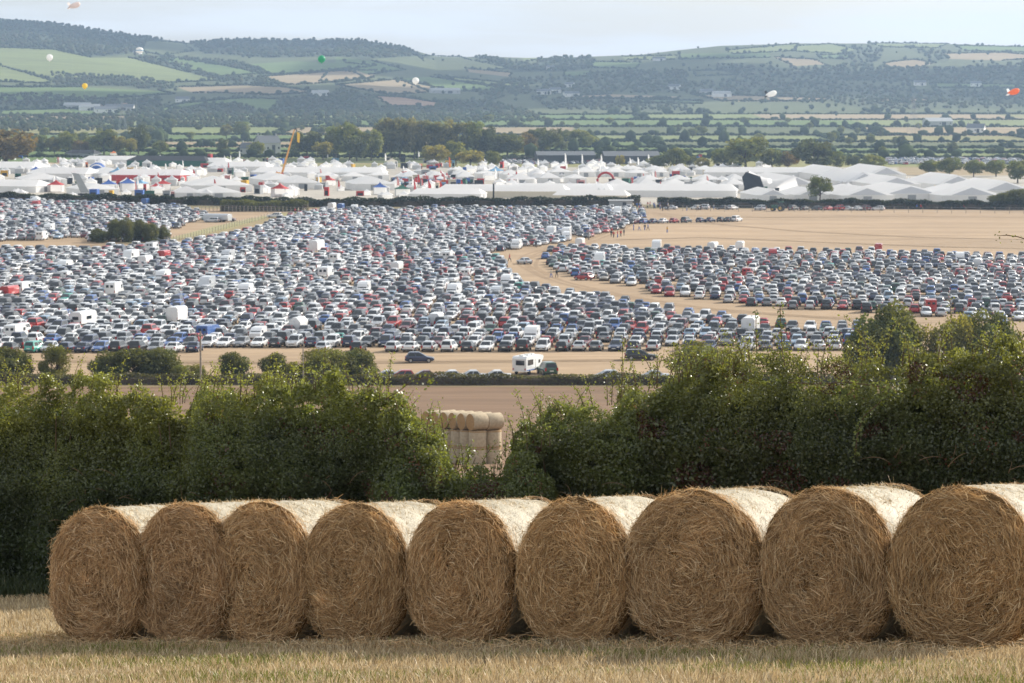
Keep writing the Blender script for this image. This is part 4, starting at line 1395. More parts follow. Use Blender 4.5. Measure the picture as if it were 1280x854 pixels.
def car_geo(kind):
    """part name -> list of (verts, faces, material key); y axis runs along the car, front at +y"""
    L, W, H, belt, tops, cb, cr = KINDS[kind]
    hw = W / 2
    y_ = lambda t: -L / 2 + t * L
    P = {}
    b = MB()
    rings = []
    for t, f, zb, zt in zip(ST, HWF, ZBF, tops):
        w, y = hw * f, y_(t)
        rings.append([(-w * .9, y, zb), (-w, y, zb + .22), (-w, y, zt - .22), (-w * .93, y, zt - .03), (0, y, zt + .02), (w * .93, y, zt - .03), (w, y, zt - .22), (w, y, zb + .22), (w * .9, y, zb)])
    b.loft(rings)
    # cabin frame: tapers to the roof, roof slightly domed
    yb0, yb1, yr0, yr1 = y_(cb[0]) + .05, y_(cb[1]), y_(cr[0]), y_(cr[1])
    wb, wr = hw * .93, hw * .70
    zb = belt - .04
    ym = (yr0 + yr1) / 2
    cab = [[(-wb, yb0, zb), (wb, yb0, zb), (wb, yb1, zb - .02), (-wb, yb1, zb - .02)],
           [(-wr - .02, yr0, H - .08), (wr + .02, yr0, H - .08), (wr + .02, yr1, H - .08), (-wr - .02, yr1, H - .08)],
           [(-wr + .08, yr0 + .14, H), (wr - .08, yr0 + .14, H), (wr - .08, yr1 - .16, H), (-wr + .08, yr1 - .16, H)]]
    b.loft(cab)
    P['body'] = [(b.v, b.f, 'paint')]

    def lerp(p, q, t):
        return tuple(p[i] + (q[i] - p[i]) * t for i in range(3))

    def pane(a, b_, c, d, u0, u1, v0, v1, out):
        q = [lerp(lerp(a, b_, u), lerp(d, c, u), v) for u, v in ((u0, v0), (u1, v0), (u1, v1), (u0, v1))]
        return [tuple(p[i] + out[i] for i in range(3)) for p in q], [(0, 1, 2, 3)]
    A, B, Cc_, D = cab[0]
    a, b2, c, d = cab[1]
    P['rear_window'] = [(*pane(A, B, b2, a, .09, .91, .14, .92, (0, -.015, .008)), 'glass')]
    P['windscreen'] = [(*pane(Cc_, D, d, c, .07, .93, .08, .94, (0, .015, .01)), 'glass')]
    side = []
    for s, (p, q, r, s_) in (('l', (D, A, a, d)), ('r', (B, Cc_, c, b2))):
        o = (-.015 if s == 'l' else .015, 0, .004)
        vs, fs = [], []
        for u0, u1 in ((.10, .47), (.52, .90)) if kind != 'estate' and kind != 'off-roader' else ((.08, .34), (.38, .62), (.66, .92)):
            w_, f_ = pane(p, q, r, s_, u0, u1, .10, .90, o)
            fs += [tuple(i + len(vs) for i in f_[0])]
            vs += w_
        side.append((vs, fs, 'glass'))
    P['side_window'] = side
    wh = []
    rad = .33 if kind != 'off-roader' else .38
    for sx in (-1, 1):
        for t in (.19, .81):
            m = MB()
            m.tube([(sx * (hw - .2), y_(t), rad), (sx * (hw + .012), y_(t), rad)], rad, 12)
            m2 = MB()
            m2.tube([(sx * (hw - .02), y_(t), rad), (sx * (hw + .03), y_(t), rad)], rad * .6, 10)
            wh.append([(m.v, m.f, 'tyre'), (m2.v, m2.f, 'rim')])
    P['wheel'] = wh
    tl, hl = [], []
    zt = tops[1] - .2
    for sx in (-1, 1):
        m = MB()
        m.box((sx * hw * .84, y_(.012) - .012, zt), (.22, .10, .20 if kind in ('hatchback', 'saloon') else .42))
        tl.append((m.v, m.f, 'tail'))
        m = MB()
        m.box((sx * hw * .72, y_(.985), tops[6] + .06), (.34, .12, .17))
        hl.append((m.v, m.f, 'lamp'))
    P['tail_light'], P['headlight'] = tl, hl
    m, m2 = MB(), MB()
    m.box((0, y_(0) - .01, .66 if kind != 'saloon' else .7), (.52, .03, .12))
    m2.box((0, y_(1) + .012, .42), (.52, .03, .12))
    P['number_plate'] = [(m.v, m.f, 'plate'), (m2.v, m2.f, 'plate')]
    m, m2 = MB(), MB()
    m.box((0, y_(0) + .01, .37), (W * .80, .08, .16))
    m2.box((0, y_(1) - .01, .52), (W * .44, .07, .10))
    P['bumper'] = [(m.v, m.f, 'trim')]
    P['grille'] = [(m2.v, m2.f, 'trim')]
    return P


PAINT = dict(silver=(.56, .58, .60), grey=(.21, .22, .235), charcoal=(.05, .055, .062), black=(.014, .015, .017), navy=(.022, .035, .085), blue=(.05, .12, .33),
             white=(.72, .73, .73), red=(.36, .022, .022), maroon=(.12, .016, .022), gold=(.30, .275, .23), green=(.02, .075, .045), teal=(.05, .32, .26), yellow=(.55, .42, .05))
PAINT['azure'] = (.24, .34, .45)
CN = list(PAINT)
CW = [28, 12, 10, 12, 11, 5, 17, 8, 3.5, 2.5, 2, .2, .15, 2.5]
for k_, c_ in PAINT.items():
    M['paint_' + k_] = plain(k_.replace(' ', '_') + '_car_paint', c_, .32 if k_ != 'silver' else .3, .5, metal=.35 if k_ in ('silver', 'grey', 'gold') else 0.0, var=.06, scale=1.5, coat=.6)
GEO = {k: car_geo(k) for k in KINDS}
CACHE = {}


def geo_mesh(name, items, colour=None):
    b, mats = MB(), []
    for vs, fs, mk in items:
        m = M['paint_' + colour] if mk == 'paint' else M[mk]
        if m not in mats:
            mats.append(m)
        b.add(vs, fs, mats.index(m))
    return b.mesh(name, mats)


def cached(key, fn):
    if key not in CACHE:
        CACHE[key] = fn()
    return CACHE[key]


def car(kind, colour, x, y, yaw, label, group, parts=True):
    z = float(height(x, y))
    G = GEO[kind]
    if not parts:
        me = cached((kind, colour, 'all'), lambda: geo_mesh('parked_car', [it for n_, l in G.items() for it in (sum(l, []) if n_ == 'wheel' else l)], colour))
        return tag(link('parked_car', me, None, (x, y, z), yaw), label, 'car', group)
    t = thing('parked_car', label, 'car', (x, y, z), yaw, group)
    for n_, l in G.items():
        for i, it in enumerate(l):
            if n_ == 'wheel':
                w = link('wheel', cached((kind, n_, i, 0), lambda: geo_mesh('wheel', [it[0]])), t)
                link('rim', cached((kind, n_, i, 1), lambda: geo_mesh('rim', [it[1]])), w)
            else:
                link(n_, cached((kind, n_, i, colour if n_ == 'body' else ''), lambda: geo_mesh(n_, [it], colour)), t)
    return t


VAN = {'van': (5.2, 1.95, 2.35), 'tall van': (6.2, 2.1, 2.75), 'small van': (4.4, 1.8, 1.85)}


def van(kind, colour, x, y, yaw, label, group=None, name='delivery_van'):
    L, W, H = VAN[kind]
    hw = W / 2
    z = float(height(x, y))
    t = thing(name, label, 'van', (x, y, z), yaw, group)

    def body():
        b = MB()
        prof = [(-L / 2, .35), (-L / 2, H - .12), (-L / 2 + .15, H), (L / 2 - 1.5, H - .03), (L / 2 - .95, H * .93 - .2), (L / 2 - .45, 1.2), (L / 2 - .05, 1.0), (L / 2, .45), (L / 2 - .1, .3)]
        rings = []
        for s in (-1, 1):
            rings.append([(s * hw * (1 - .10 * max(0, (p[1] - .9)) / H), p[0], p[1]) for p in prof])
        b.loft(rings)
        return b.mesh('body', [M['paint_' + colour]])
    link('body', cached((kind, colour, 'vb'), body), t)

    def glass(n_):
        b = MB()
        if n_ == 'windscreen':
            y0, z0, y1, z1 = L / 2 - .5, 1.24, L / 2 - .97, H * .93 - .24
            b.add([(-hw * .85, y0 + .03, z0), (hw * .85, y0 + .03, z0), (hw * .80, y1 + .03, z1), (-hw * .80, y1 + .03, z1)], [(0, 1, 2, 3)])
        elif n_ == 'rear_window':
            for s in (-1, 1):
                b.box((s * hw * .40, -L / 2 - .004, H * .74), (hw * .5, .02, H * .17))
        else:
            s = -1 if n_ == 'side_window' else 1
            b.box((s * hw * .955, L / 2 - 1.55, H * .66), (.05, .9, H * .22))
        return b.mesh(n_.split('.')[0], [M['glass']])
    for n_ in ('windscreen', 'rear_window', 'side_window', 'side_window.2'):
        link(n_.split('.')[0], cached((kind, n_), lambda: glass(n_)), t)
    for i, (sx, ty) in enumerate(((-1, -.3), (1, -.3), (-1, .32), (1, .32))):
        def wheel():
            b = MB()
            b.tube([(sx * (hw - .22), ty * L, .35), (sx * (hw + .01), ty * L, .35)], .35, 12)
            return b.mesh('wheel', [M['tyre']])
        link('wheel', cached((kind, 'w', i), wheel), t)
    for sx in (-1, 1):
        def tail():
            b = MB()
            b.box((sx * hw * .9, -L / 2 - .006, 1.05), (.14, .03, .45))
            return b.mesh('tail_light', [M['tail']])
        link('tail_light', cached((kind, 't', sx), tail), t)
    return t


def box_vehicle(label, px, r, l, w, h, colour, name='horse_trailer', cat='trailer', yaw=0.0, pitched=False):
    x, y, z = valley(px, r)
    t = thing(name, label, cat, (x, y, z), yaw)
    b = MB()
    hw = w / 2
    top = [(-hw, .7), (-hw, h - .3), (-hw * .7, h), (hw * .7, h), (hw, h - .3), (hw, .7)] if not pitched else [(-hw, .7), (-hw, h * .72), (-hw * .35, h), (hw * .35, h), (hw, h * .72), (hw, .7)]
    b.loft([[(p[0], -l / 2, p[1]) for p in top], [(p[0], l / 2, p[1]) for p in top]])
    b.build('body', M['paint_' + colour] if 'paint_' + colour in M else M[colour], t)
    if name == 'motorhome':
        b = MB()
        b.box((0, -l / 2 - .02, h * .62), (w * .5, .05, h * .2))
        b.build('rear_window', M['glass'], t)
        for sx in (-1, 1):
            b = MB()
            b.box((sx * (hw + .02), 0, h * .62), (.05, l * .3, h * .2))
            b.build('side_window', M['glass'], t)
    else:
        b = MB()
        for sx in (-1, 1):
            b.box((sx * hw * .44, -l / 2 - .025, h * .52), (hw * .82, .05, h * .66))
        b.build('rear_door', M['paint_' + colour], t)
    for sx in (-1, 1):
        b = MB()
        for ty in (-.18, .05):
            b.tube([(sx * (hw - .25), ty * l, .38), (sx * (hw - .02), ty * l, .38)], .38, 12)
        b.build('wheel', M['tyre'], t)
        b = MB()
        b.box((sx * hw * .85, -l / 2 - .02, .95), (.16, .05, .3))
        b.build('tail_light', M['tail'], t)
    b = MB()
    b.box((0, 0, .62), (w * .9, l * .98, .16))
    b.tube([(0, l / 2, .6), (0, l / 2 + 1.1, .55)], .06, 5)
    b.build('chassis', M['trim'], t)
    return t


# parking fields, outlined as they lie on the ground
PARK_A = [(-40, 250), (150, 257), (215, 260), (250, 266), (268, 273), (240, 280), (210, 290), (207, 303), (112, 303), (105, 297), (60, 300), (-40, 303)]
PARK_B = [(-60, 316), (60, 314), (150, 312), (240, 304), (300, 293), (335, 282), (352, 274), (380, 268), (430, 262), (500, 263), (620, 262), (770, 262), (806, 263), (812, 268), (778, 286), (743, 296), (690, 306), (629, 314), (608, 318),
          (628, 330), (632, 342), (672, 362), (700, 367), (749, 374), (812, 383), (856, 393), (915, 401), (1010, 410), (1085, 412), (1085, 440), (870, 439), (300, 439), (30, 442), (-60, 442)]
PARK_C = [(676, 326), (690, 312), (716, 311), (937, 315), (1000, 316), (1100, 317), (1290, 324), (1340, 326), (1340, 412), (1280, 408), (1162, 396), (1089, 391), (1007, 388), (928, 382), (887, 375), (826, 371), (800, 360), (770, 356), (743, 349), (706, 343)]
ORD = ['front', 'second', 'third', 'fourth', 'fifth', 'sixth', 'seventh', 'eighth', 'ninth', 'tenth', 'eleventh', 'twelfth', 'thirteenth', 'fourteenth']
SPECIAL = [  # tall or odd vehicles read off the photograph: px, base row, kind
    (104, 409, 'motorhome'), (221, 404, 'trailer'), (373, 416, 'pitched'), (396, 316, 'lorry'), (182, 332, 'box'), (205, 325, 'redbox'), (12, 372, 'redbox'),
    (496, 340, 'box'), (545, 408, 'box'), (725, 309, 'box'), (891, 314, 'box'), (925, 313, 'box'), (1098, 316, 'redbox'), (1222, 336, 'box'), 
    (45, 440, 'tealvan'), (262, 425, 'bluevan'), (415, 262, 'box'), (426, 263, 'bluebox'), (182, 256, 'bluebox'), (938, 420, 'lorry'), ]
FRONT_ROW = ['charcoal', 'silver', 'navy', 'silver', 'white', 'navy', 'black', 'charcoal', 'navy', 'silver', 'charcoal', 'white', 'black', 'silver', 'maroon', 'white', 'charcoal', 'white', 'grey', 'charcoal', 'black', 'white', 'black', 'silver', 'grey', 'navy']
crng = random.Random(21)
slots = []     # (y, x, px, row, kind, colour, yaw, field, row index, order)


def park(poly, field, pitch, skew, spacing, yaw0, d0, d1, holes=0.04):
    k = 0
    d = d0
    while d < d1:
        half = 0.22 * d + 10
        lo, hi = -half, half
        x = lo + crng.uniform(0, spacing)
        # block structure: some rows stop short, so their ends step as in the photograph
        yb = crng.uniform(-.6, .6)
        flip = pi if crng.random() < .5 else 0
        while x < hi:
            y = d + skew * x + crng.uniform(-.35, .35) + yb + 1.2 * math.sin(x / 37.0 + k * .2)
            px, r = project(x, y, 0.0)
            if -45 < px < 1325 and inpoly([px], [r], poly)[0] and crng.random() > holes:
                if not any(abs(px - s[0]) < s[3] and -3.5 < r - s[1] < 2.5 for s in SPEC2):
                    kd = crng.choices(list(KINDS), [34, 24, 14, 16, 12])[0]
                    slots.append([y, x, float(px), float(r), kd, crng.choices(CN, CW)[0], yaw0 + crng.uniform(-.05, .05) + (flip if crng.random() < .8 else pi - flip), field, k])
            x += spacing * crng.uniform(.9, 1.12) + (spacing * 1.6 if crng.random() < .025 else 0)
        d += pitch * crng.uniform(.9, 1.1)
        k += 1


SPEC2 = [(p, r, k, 9 if k in ('lorry', 'motorhome') else 7) for p, r, k in SPECIAL]
D = lambda r: valley(640, r)[1]
park(PARK_B, 'main', 7.1, 0.01, 2.62, -0.16, D(438.5), D(262))
park(PARK_C, 'side', 7.6, -0.05, 2.66, -0.12, D(412), D(311))
park(PARK_A, 'rear', 7.4, 0.02, 2.66, -0.1, D(303), D(251))

hedge_top = np.array([(0, 470), (480, 468), (520, 560), (640, 560), (690, 498), (740, 480), (790, 462), (830, 448), (870, 438), (960, 432), (1060, 426), (1120, 415), (1280, 405)], float)


def shows(px, r):
    return r - 9 < np.interp(px, hedge_top[:, 0], hedge_top[:, 1]) - 2 and -8 < px < 1288


vis = sorted([s for s in slots if shows(s[2], s[3])], key=lambda s: s[0])
vans = []
for s in slots:
    if crng.random() < .013 and s[3] < 432:
        vans.append(s)
vid = {id(s) for s in vans}
near = [s for s in vis if id(s) not in vid][:286]
nid = {id(s) for s in near}
rest = [s for s in slots if id(s) not in nid and id(s) not in vid]
# front row colours as in the photograph
fr = sorted([s for s in near if s[7] == 'main' and s[3] > 432.5 and s[2] > 330], key=lambda s: s[2])
for s, c_ in zip(fr, FRONT_ROW):
    s[5] = c_
# rows of the near cars, and labels from what stands to either side
rows_d = {}
for s in near:
    rows_d.setdefault((s[7], s[8]), []).append(s)
used = set()
order_main = sorted({k[1] for k in rows_d if k[0] == 'main'})
order_side = sorted({k[1] for k in rows_d if k[0] == 'side'})
k_ = 0
n_parts = 0
for key in sorted(rows_d, key=lambda k: min(s[0] for s in rows_d[k])):
    row = sorted(rows_d[key], key=lambda s: s[1])
    ri = (order_main if key[0] == 'main' else order_side).index(key[1])
    nm = (ORD[ri] if ri < len(ORD) else 'farthest') + ' row'
    fld = 'main car park' if key[0] == 'main' else 'right hand car park'
    for i, s in enumerate(row):
        for attempt in range(60):
            me_ = '%s %s' % (s[5], s[4])
            a = '%s %s' % (row[i - 1][5], row[i - 1][4]) if i else None
            c2 = row[i + 1][5] if i + 1 < len(row) else None
            if i == 0:
                lab = '%s at the left end of the %s of %s' % (me_, nm, fld)
            elif c2 is None:
                lab = '%s at the right end of the %s of %s' % (me_, nm, fld)
            else:
                lab = '%s in %s of %s, between %s and %s' % (me_, nm, fld, a, c2 + ' ' + row[i + 1][4])
            if lab not in used:
                break
            s[4] = crng.choice(list(KINDS))
            if attempt > 3:
                s[5] = crng.choices(CN, CW)[0]
        used.add(lab)
        s.append(lab)
for s in near:
    pl = n_parts < 130
    n_parts += 1
    car(s[4], s[5], s[1], s[0], s[6], s[9], 'cars parked in rows on the tan stubble', pl)
# wheel tracks worn across the tan field and down the lane
TRK = [[(800, 268), (770, 285), (720, 303), (660, 318), (650, 330), (690, 350), (760, 366), (860, 384), (1000, 395), (1160, 404)],
       [(806, 268), (778, 286), (728, 305), (668, 322), (662, 334), (700, 353), (790, 373), (900, 389), (1100, 402)],
       [(812, 266), (860, 270), (960, 272), (1120, 271), (1300, 272)], [(820, 268), (900, 281), (1010, 290), (1150, 297), (1310, 300)],
       [(770, 300), (880, 297), (1000, 302), (1180, 309), (1320, 312)], [(-20, 451), (240, 454), (520, 453), (830, 450)],
       [(60, 309), (160, 305), (240, 298), (300, 285), (350, 270)]]
for tr in TRK:
    q = np.array(tr, float)
    tt = np.linspace(0, len(q) - 1, 90)
    X, Y, Z = valley(np.interp(tt, range(len(q)), q[:, 0]), np.interp(tt, range(len(q)), q[:, 1]))
    ker = np.ones(7) / 7
    X[3:-3], Y[3:-3] = np.convolve(X, ker, 'valid'), np.convolve(Y, ker, 'valid')
    b = MB()
    for o_ in (-1.0, 1.0):
        w_ = .42
        tx, ty = np.gradient(X), np.gradient(Y)
        nl = np.hypot(tx, ty) + 1e-6
        nx, ny = -ty / nl, tx / nl
        vs = []
        for i in range(len(X)):
            for e_ in (o_ - w_, o_ + w_):
                vs.append((X[i] + nx[i] * e_, Y[i] + ny[i] * e_, float(height(X[i] + nx[i] * e_, Y[i] + ny[i] * e_)) + .02 + .004 * TRK.index(tr)))
        b.add(vs, [(2 * i, 2 * i + 1, 2 * i + 3, 2 * i + 2) for i in range(len(X) - 1)])
    o = b.build('wheel_track', M['track'])
    tag(o, 'worn wheel track across the tan stubble', None, None, 'structure')
# the thousands behind them: one mass
Vs, Fs, Cs, off = [], [], [], 0
FLAT = {}
KEYCOL = dict(glass=(.018, .022, .026), tyre=(.016, .016, .017), rim=(.4, .41, .42), tail=(.35, .012, .012), lamp=(.62, .64, .66), plate=(.7, .7, .66), trim=(.022, .022, .024))
for kd, G in GEO.items():
    V, T, K = [], [], []
    for n_, l in G.items():
        if n_ in ('number_plate', 'grille', 'bumper'):
            continue
        for it in (sum(l, []) if n_ == 'wheel' else l):
            if it[2] == 'rim':
                continue
            b0 = len(V)
            V += it[0]
            K += [it[2]] * len(it[0])
            for f in it[1]:
                for j in range(1, len(f) - 1):
                    T.append((b0 + f[0], b0 + f[j], b0 + f[j + 1]))
    FLAT[kd] = (np.array(V), np.array(T), K)
for s in rest:
    V, T, K = FLAT[s[4]]
    ca, sa = cos(s[6]), sin(s[6])
    Vs.append(np.stack([V[:, 0] * ca - V[:, 1] * sa + s[1], V[:, 0] * sa + V[:, 1] * ca + s[0], V[:, 2] + 0.0], 1))
    Fs.append(T + off)
    off += len(V)
    pc = np.array(PAINT[s[5]]) * crng.uniform(.85, 1.1)
    Cs.append(np.array([pc if q == 'paint' else KEYCOL[q] for q in K]))
M['car_mass'] = attr_mat('distant_car_surfaces', .3, .5, scales=((2.0, .08),), coat=.5)
o = link('distant_parked_cars', np_mesh('distant_parked_cars', np.concatenate(Vs), np.concatenate(Fs), [M['car_mass']], col=np.concatenate(Cs)))
tag(o, 'thousands of cars parked in dense rows on the tan valley floor', None, None, 'stuff')
for s in vans:
    van(crng.choices(list(VAN), [5, 2, 3])[0], crng.choices(['white', 'silver', 'red', 'blue', 'charcoal'], [10, 2, .7, .6, .6])[0], s[1], s[0], s[6], 'van standing taller than the parked cars around it', 'vans among the parked cars')
for px, r, k in SPECIAL:
    if k in ('tealvan', 'bluevan'):
        x, y, z = valley(px, r)
        (lambda k_, c_, x_, y_, a_, l_: car('minivan', c_, x_, y_, a_, l_, None) if c_ == 'teal' else van(k_, c_, x_, y_, a_, l_))('van', 'teal' if k == 'tealvan' else 'blue', x, y, -.35, 'teal green minivan above the bushes at the left' if k == 'tealvan' else 'blue van near the front of the cars above the thin pole')
        continue
    lab = {'motorhome': 'white motorhome with a square window, standing over the cars by the yellow green bush', 'trailer': 'big white horse trailer taller than the cars around it',
           'lorry': 'white box lorry among the parked cars', 'box': 'white high roofed box van among the parked cars', 'redbox': 'red box van among the parked cars', 'bluebox': 'blue box van near the boundary hedge', 'darkbox': 'black box van beside the thin pole',
           'pitched': 'white horse trailer with sloping roof sides'}[k]
    col = {'redbox': 'red', 'bluebox': 'blue', 'darkbox': 'black'}.get(k, 'white')
    l_, w_, h_ = {'motorhome': (5.6, 2.1, 2.6), 'lorry': (5.6, 2.1, 3.0), 'trailer': (4.4, 2.1, 2.75), 'pitched': (4.2, 1.9, 2.5)}.get(k, (4.4, 1.8, 2.2))
    o = box_vehicle(lab, px, r, l_, w_, h_, col, 'motorhome' if k == 'motorhome' else 'horse_trailer' if k in ('trailer', 'pitched') else 'box_van', 'motorhome' if k == 'motorhome' else 'trailer' if k in ('trailer', 'pitched') else 'van',
                    -.2 + random.uniform(-.1, .1), k == 'pitched')
    if k in ('box', 'redbox', 'bluebox', 'lorry', 'pitched'):
        o['group'] = {'box': 'white box vans', 'redbox': 'red box vans', 'bluebox': 'blue box vans', 'lorry': 'white box lorries', 'pitched': 'sloping horse trailers'}[k] + ' among the parked cars'


def lone(kind, colour, px, r, yaw, label):
    x, y, z = valley(px, r)
    return car(kind, colour, x, y, yaw, label, None)


lone('hatchback', 'navy', 524.5, 453, -pi / 2 + .05, 'dark hatchback driving alone along the track in front of the rows')
lone('estate', 'black', 801.5, 450, -pi / 2, 'black estate alone on the track by the hedge')
lone('saloon', 'silver', 655.5, 330, .5, 'silver saloon alone in the lane between the two car parks')
lone('hatchback', 'red', 729.5, 350, .9, 'pinkish red hatchback alone at the edge of the right hand car park')
for px, kd, c_ in [(783, 'hatchback', 'blue'), (794, 'saloon', 'maroon'), (806, 'estate', 'blue'), (817, 'saloon', 'navy'), (829, 'saloon', 'silver'), (843, 'hatchback', 'red'), (858, 'off-roader', 'charcoal'),
                   (876, 'hatchback', 'navy'), (888, 'saloon', 'navy'), (902, 'hatchback', 'black'), (911, 'saloon', 'charcoal'), (921, 'off-roader', 'white')]:
    lone(kd, c_, px, 280 - (px - 783) * .022, -.5, {783: 'blue hatchback at the near end of the single line of cars on the tan field', 794: 'maroon saloon in the single line of cars on the tan field', 806: 'blue estate in the single line of cars on the tan field',
         817: 'navy saloon next before the silver one in the single line', 829: 'silver saloon in the single line of cars on the tan field', 843: 'red hatchback in the single line of cars on the tan field', 858: 'charcoal off-roader in the single line on the tan field',
         876: 'navy hatchback in the single line of cars on the tan field', 888: 'navy saloon second after the charcoal off-roader', 902: 'black hatchback close behind others near the end of the line', 911: 'charcoal saloon next to the white car ending the line', 921: 'white off-roader ending the single line on the tan field'}[px])
for px, kd, c_, lab in [(950, 'off-roader', 'silver', 'silver off-roader before the hedge left of the green tractor'), (992, 'off-roader', 'charcoal', 'charcoal off-roader right of the green tractor at the hedge'), (1006, 'saloon', 'black', 'black saloon in the shade of the lone tree'), (1021, 'estate', 'black', 'black estate under the lone tree'),
                        (1036, 'saloon', 'red', 'first red saloon just right of the lone tree'), (1048, 'off-roader', 'red', 'red off-roader second right of the lone tree'), (1058, 'saloon', 'silver', 'silver saloon between two red cars at the hedge'),
                        (1071, 'saloon', 'white', 'white saloon at the showground hedge'), (1081, 'off-roader', 'maroon', 'maroon off-roader after the white saloon at the hedge'), (1097, 'estate', 'white', 'white estate last in the line at the showground hedge'),
                        (838, 'saloon', 'silver', 'silver saloon by the crowd at the gate'), (878, 'off-roader', 'silver', 'silver off-roader by the hedge after the gate'), (903, 'saloon', 'charcoal', 'charcoal saloon at the hedge after the gate'), (916, 'estate', 'silver', 'silver estate at the hedge after the gate'), (870, 'van' if 0 else 'estate', 'white', 'white estate at the hedge by the crowd')]:
    lone(kd, c_, px, 263 if px > 940 else 262, random.choice([.5, -.6, 1.2]), lab)
for px, r, kd, c_, lab in [(265, 278, 'estate', 'silver', 'silver estate at the end of the rear car park beside the track'), (285, 277, 'saloon', 'charcoal', 'dark saloon behind the pale covered trailer'), (343, 272, 'estate', 'white', 'white estate at the corner of the main car park')]:
    lone(kd, c_, px, r, 1.3, lab)
box_vehicle('pale grey covered trailer on the verge of the track', 272, 277.5, 8, 3, 2.4, 'silver', yaw=1.2, name='covered_trailer')
# cars standing behind the low clipped hedge, only their roofs show
for px, kd, c_ in [(482, 'saloon', 'white'), (500, 'hatchback', 'red'), (529, 'saloon', 'maroon'), (562, 'saloon', 'white'), (588, 'saloon', 'silver'), (618, 'saloon', 'white'), (756, 'hatchback', 'silver'), (815, 'saloon', 'silver')]:
    x, y, z = pos(px, 470, 367.5)
    car(kd, c_, x, 367.5, pi / 2 + .1, c_ + ' ' + kd + ' half hidden behind the low clipped hedge' + {482: ' beside the red one', 500: ' at its bush end', 529: '', 562: ', first white roof after the maroon one', 588: ', just left of another white roof', 618: ' nearest the motorhome',
        756: ', right of the motorhome', 815: ' by the tall hedge'}[px], 'cars behind the low clipped hedge')
# motorhome on the track
x, y, z = pos(660, 466, 379.0)
z = float(height(x, 376.0))
t = thing('motorhome', 'white motorhome with roof hatches parked alone behind the low clipped hedge', 'motorhome', (x, 379.0, z), R(64))
t.scale = (.86, .92, .84)
b = MB()
b.box((-3.16, -.15, 1.95), (.05, 1.35, .75))
b.build('rear_window', M['glass'], t)
b = MB()
for sy in (-.95, .95):
    b.box((-3.15, sy, .95), (.06, .16, .3))
b.build('tail_light', M['tail'], t)
b = MB()
prof = [(-3.1, .55), (-3.15, 2.6), (-2.9, 2.95), (1.9, 2.95), (3.0, 2.75), (3.05, 2.2), (2.5, 1.9), (2.4, .6)]
b.loft([[(p[0], s * 1.12, p[1]) for p in prof] for s in (-1, 1)])
b.build('body', M['paint_white'], t)
b = MB()
b.box((-1.6, -1.13, 1.95), (1.7, .04, .75))
wn = b.build('side_window', M['glass'], t)
b = MB()
for dx, dz, sx, sz in ((0, .40, 1.86, .06), (0, -.40, 1.86, .06), (-.9, 0, .06, .86), (.9, 0, .06, .86)):
    b.box((-1.6 + dx, -1.135, 1.95 + dz), (sx, .05, sz))
b.build('window_frame', M['trim'], wn)
b = MB()
b.box((.55, -1.13, 1.55), (.75, .05, 1.85))
b.build('door', M['plate'], t)
b = MB()
b.box((1.6, -1.13, 1.9), (.6, .04, .5))
b.build('side_window', M['glass'], t)
for xx in (-2.1, -.3, 1.2):
    b = MB()
    b.box((xx, 0, 3.03), (.7, .7, .16))
    b.build('roof_hatch', M['plate'], t)
b = MB()
b.box((-.3, -1.13, .75), (5.3, .03, .14))
b.build('side_stripe', M['cloth_blue'], t)
for xx in (-1.9, 1.9):
    for s in (-1, 1):
        b = MB()
        b.tube([(xx, s * .9, .36), (xx, s * 1.13, .36)], .36, 12)
        b.build('wheel', M['tyre'], t)
car('off-roader', 'green', pos(684, 466, 377.0)[0], 377.5, .25, 'small dark green car tucked beside the motorhome', None)
# green tractor at the hedge
x, y, z = valley(973, 264)
t = thing('tractor', 'green tractor standing at the showground hedge', 'tractor', (x, y, z), 1.2)
b = MB()
b.box((0, 1.0, 1.5), (.9, 2.4, .9))
b.build('bonnet', M['cloth_green'], t)
b = MB()
b.loft([[(-.8, -1.5, 1.2), (.8, -1.5, 1.2), (.8, .1, 1.2), (-.8, .1, 1.2)], [(-.7, -1.4, 2.9), (.7, -1.4, 2.9), (.7, -.1, 2.9), (-.7, -.1, 2.9)]])
b.build('cab', M['glass'], t)
b = MB()
b.box((0, -.75, 2.98), (1.7, 1.7, .16))
b.build('cab_roof', M['cloth_green'], t)
for sx in (-1, 1):
    for yy, rr in ((-.9, .95), (1.7, .6)):
        b = MB()
        b.tube([(sx * .75, yy, rr), (sx * 1.2, yy, rr)], rr, 14)
        w_ = b.build('wheel', M['tyre'], t)
        b = MB()
        b.tube([(sx * .8, yy, rr), (sx * 1.22, yy, rr)], rr * .55, 10)
        b.build('rim', M['cloth_yellow'], w_)

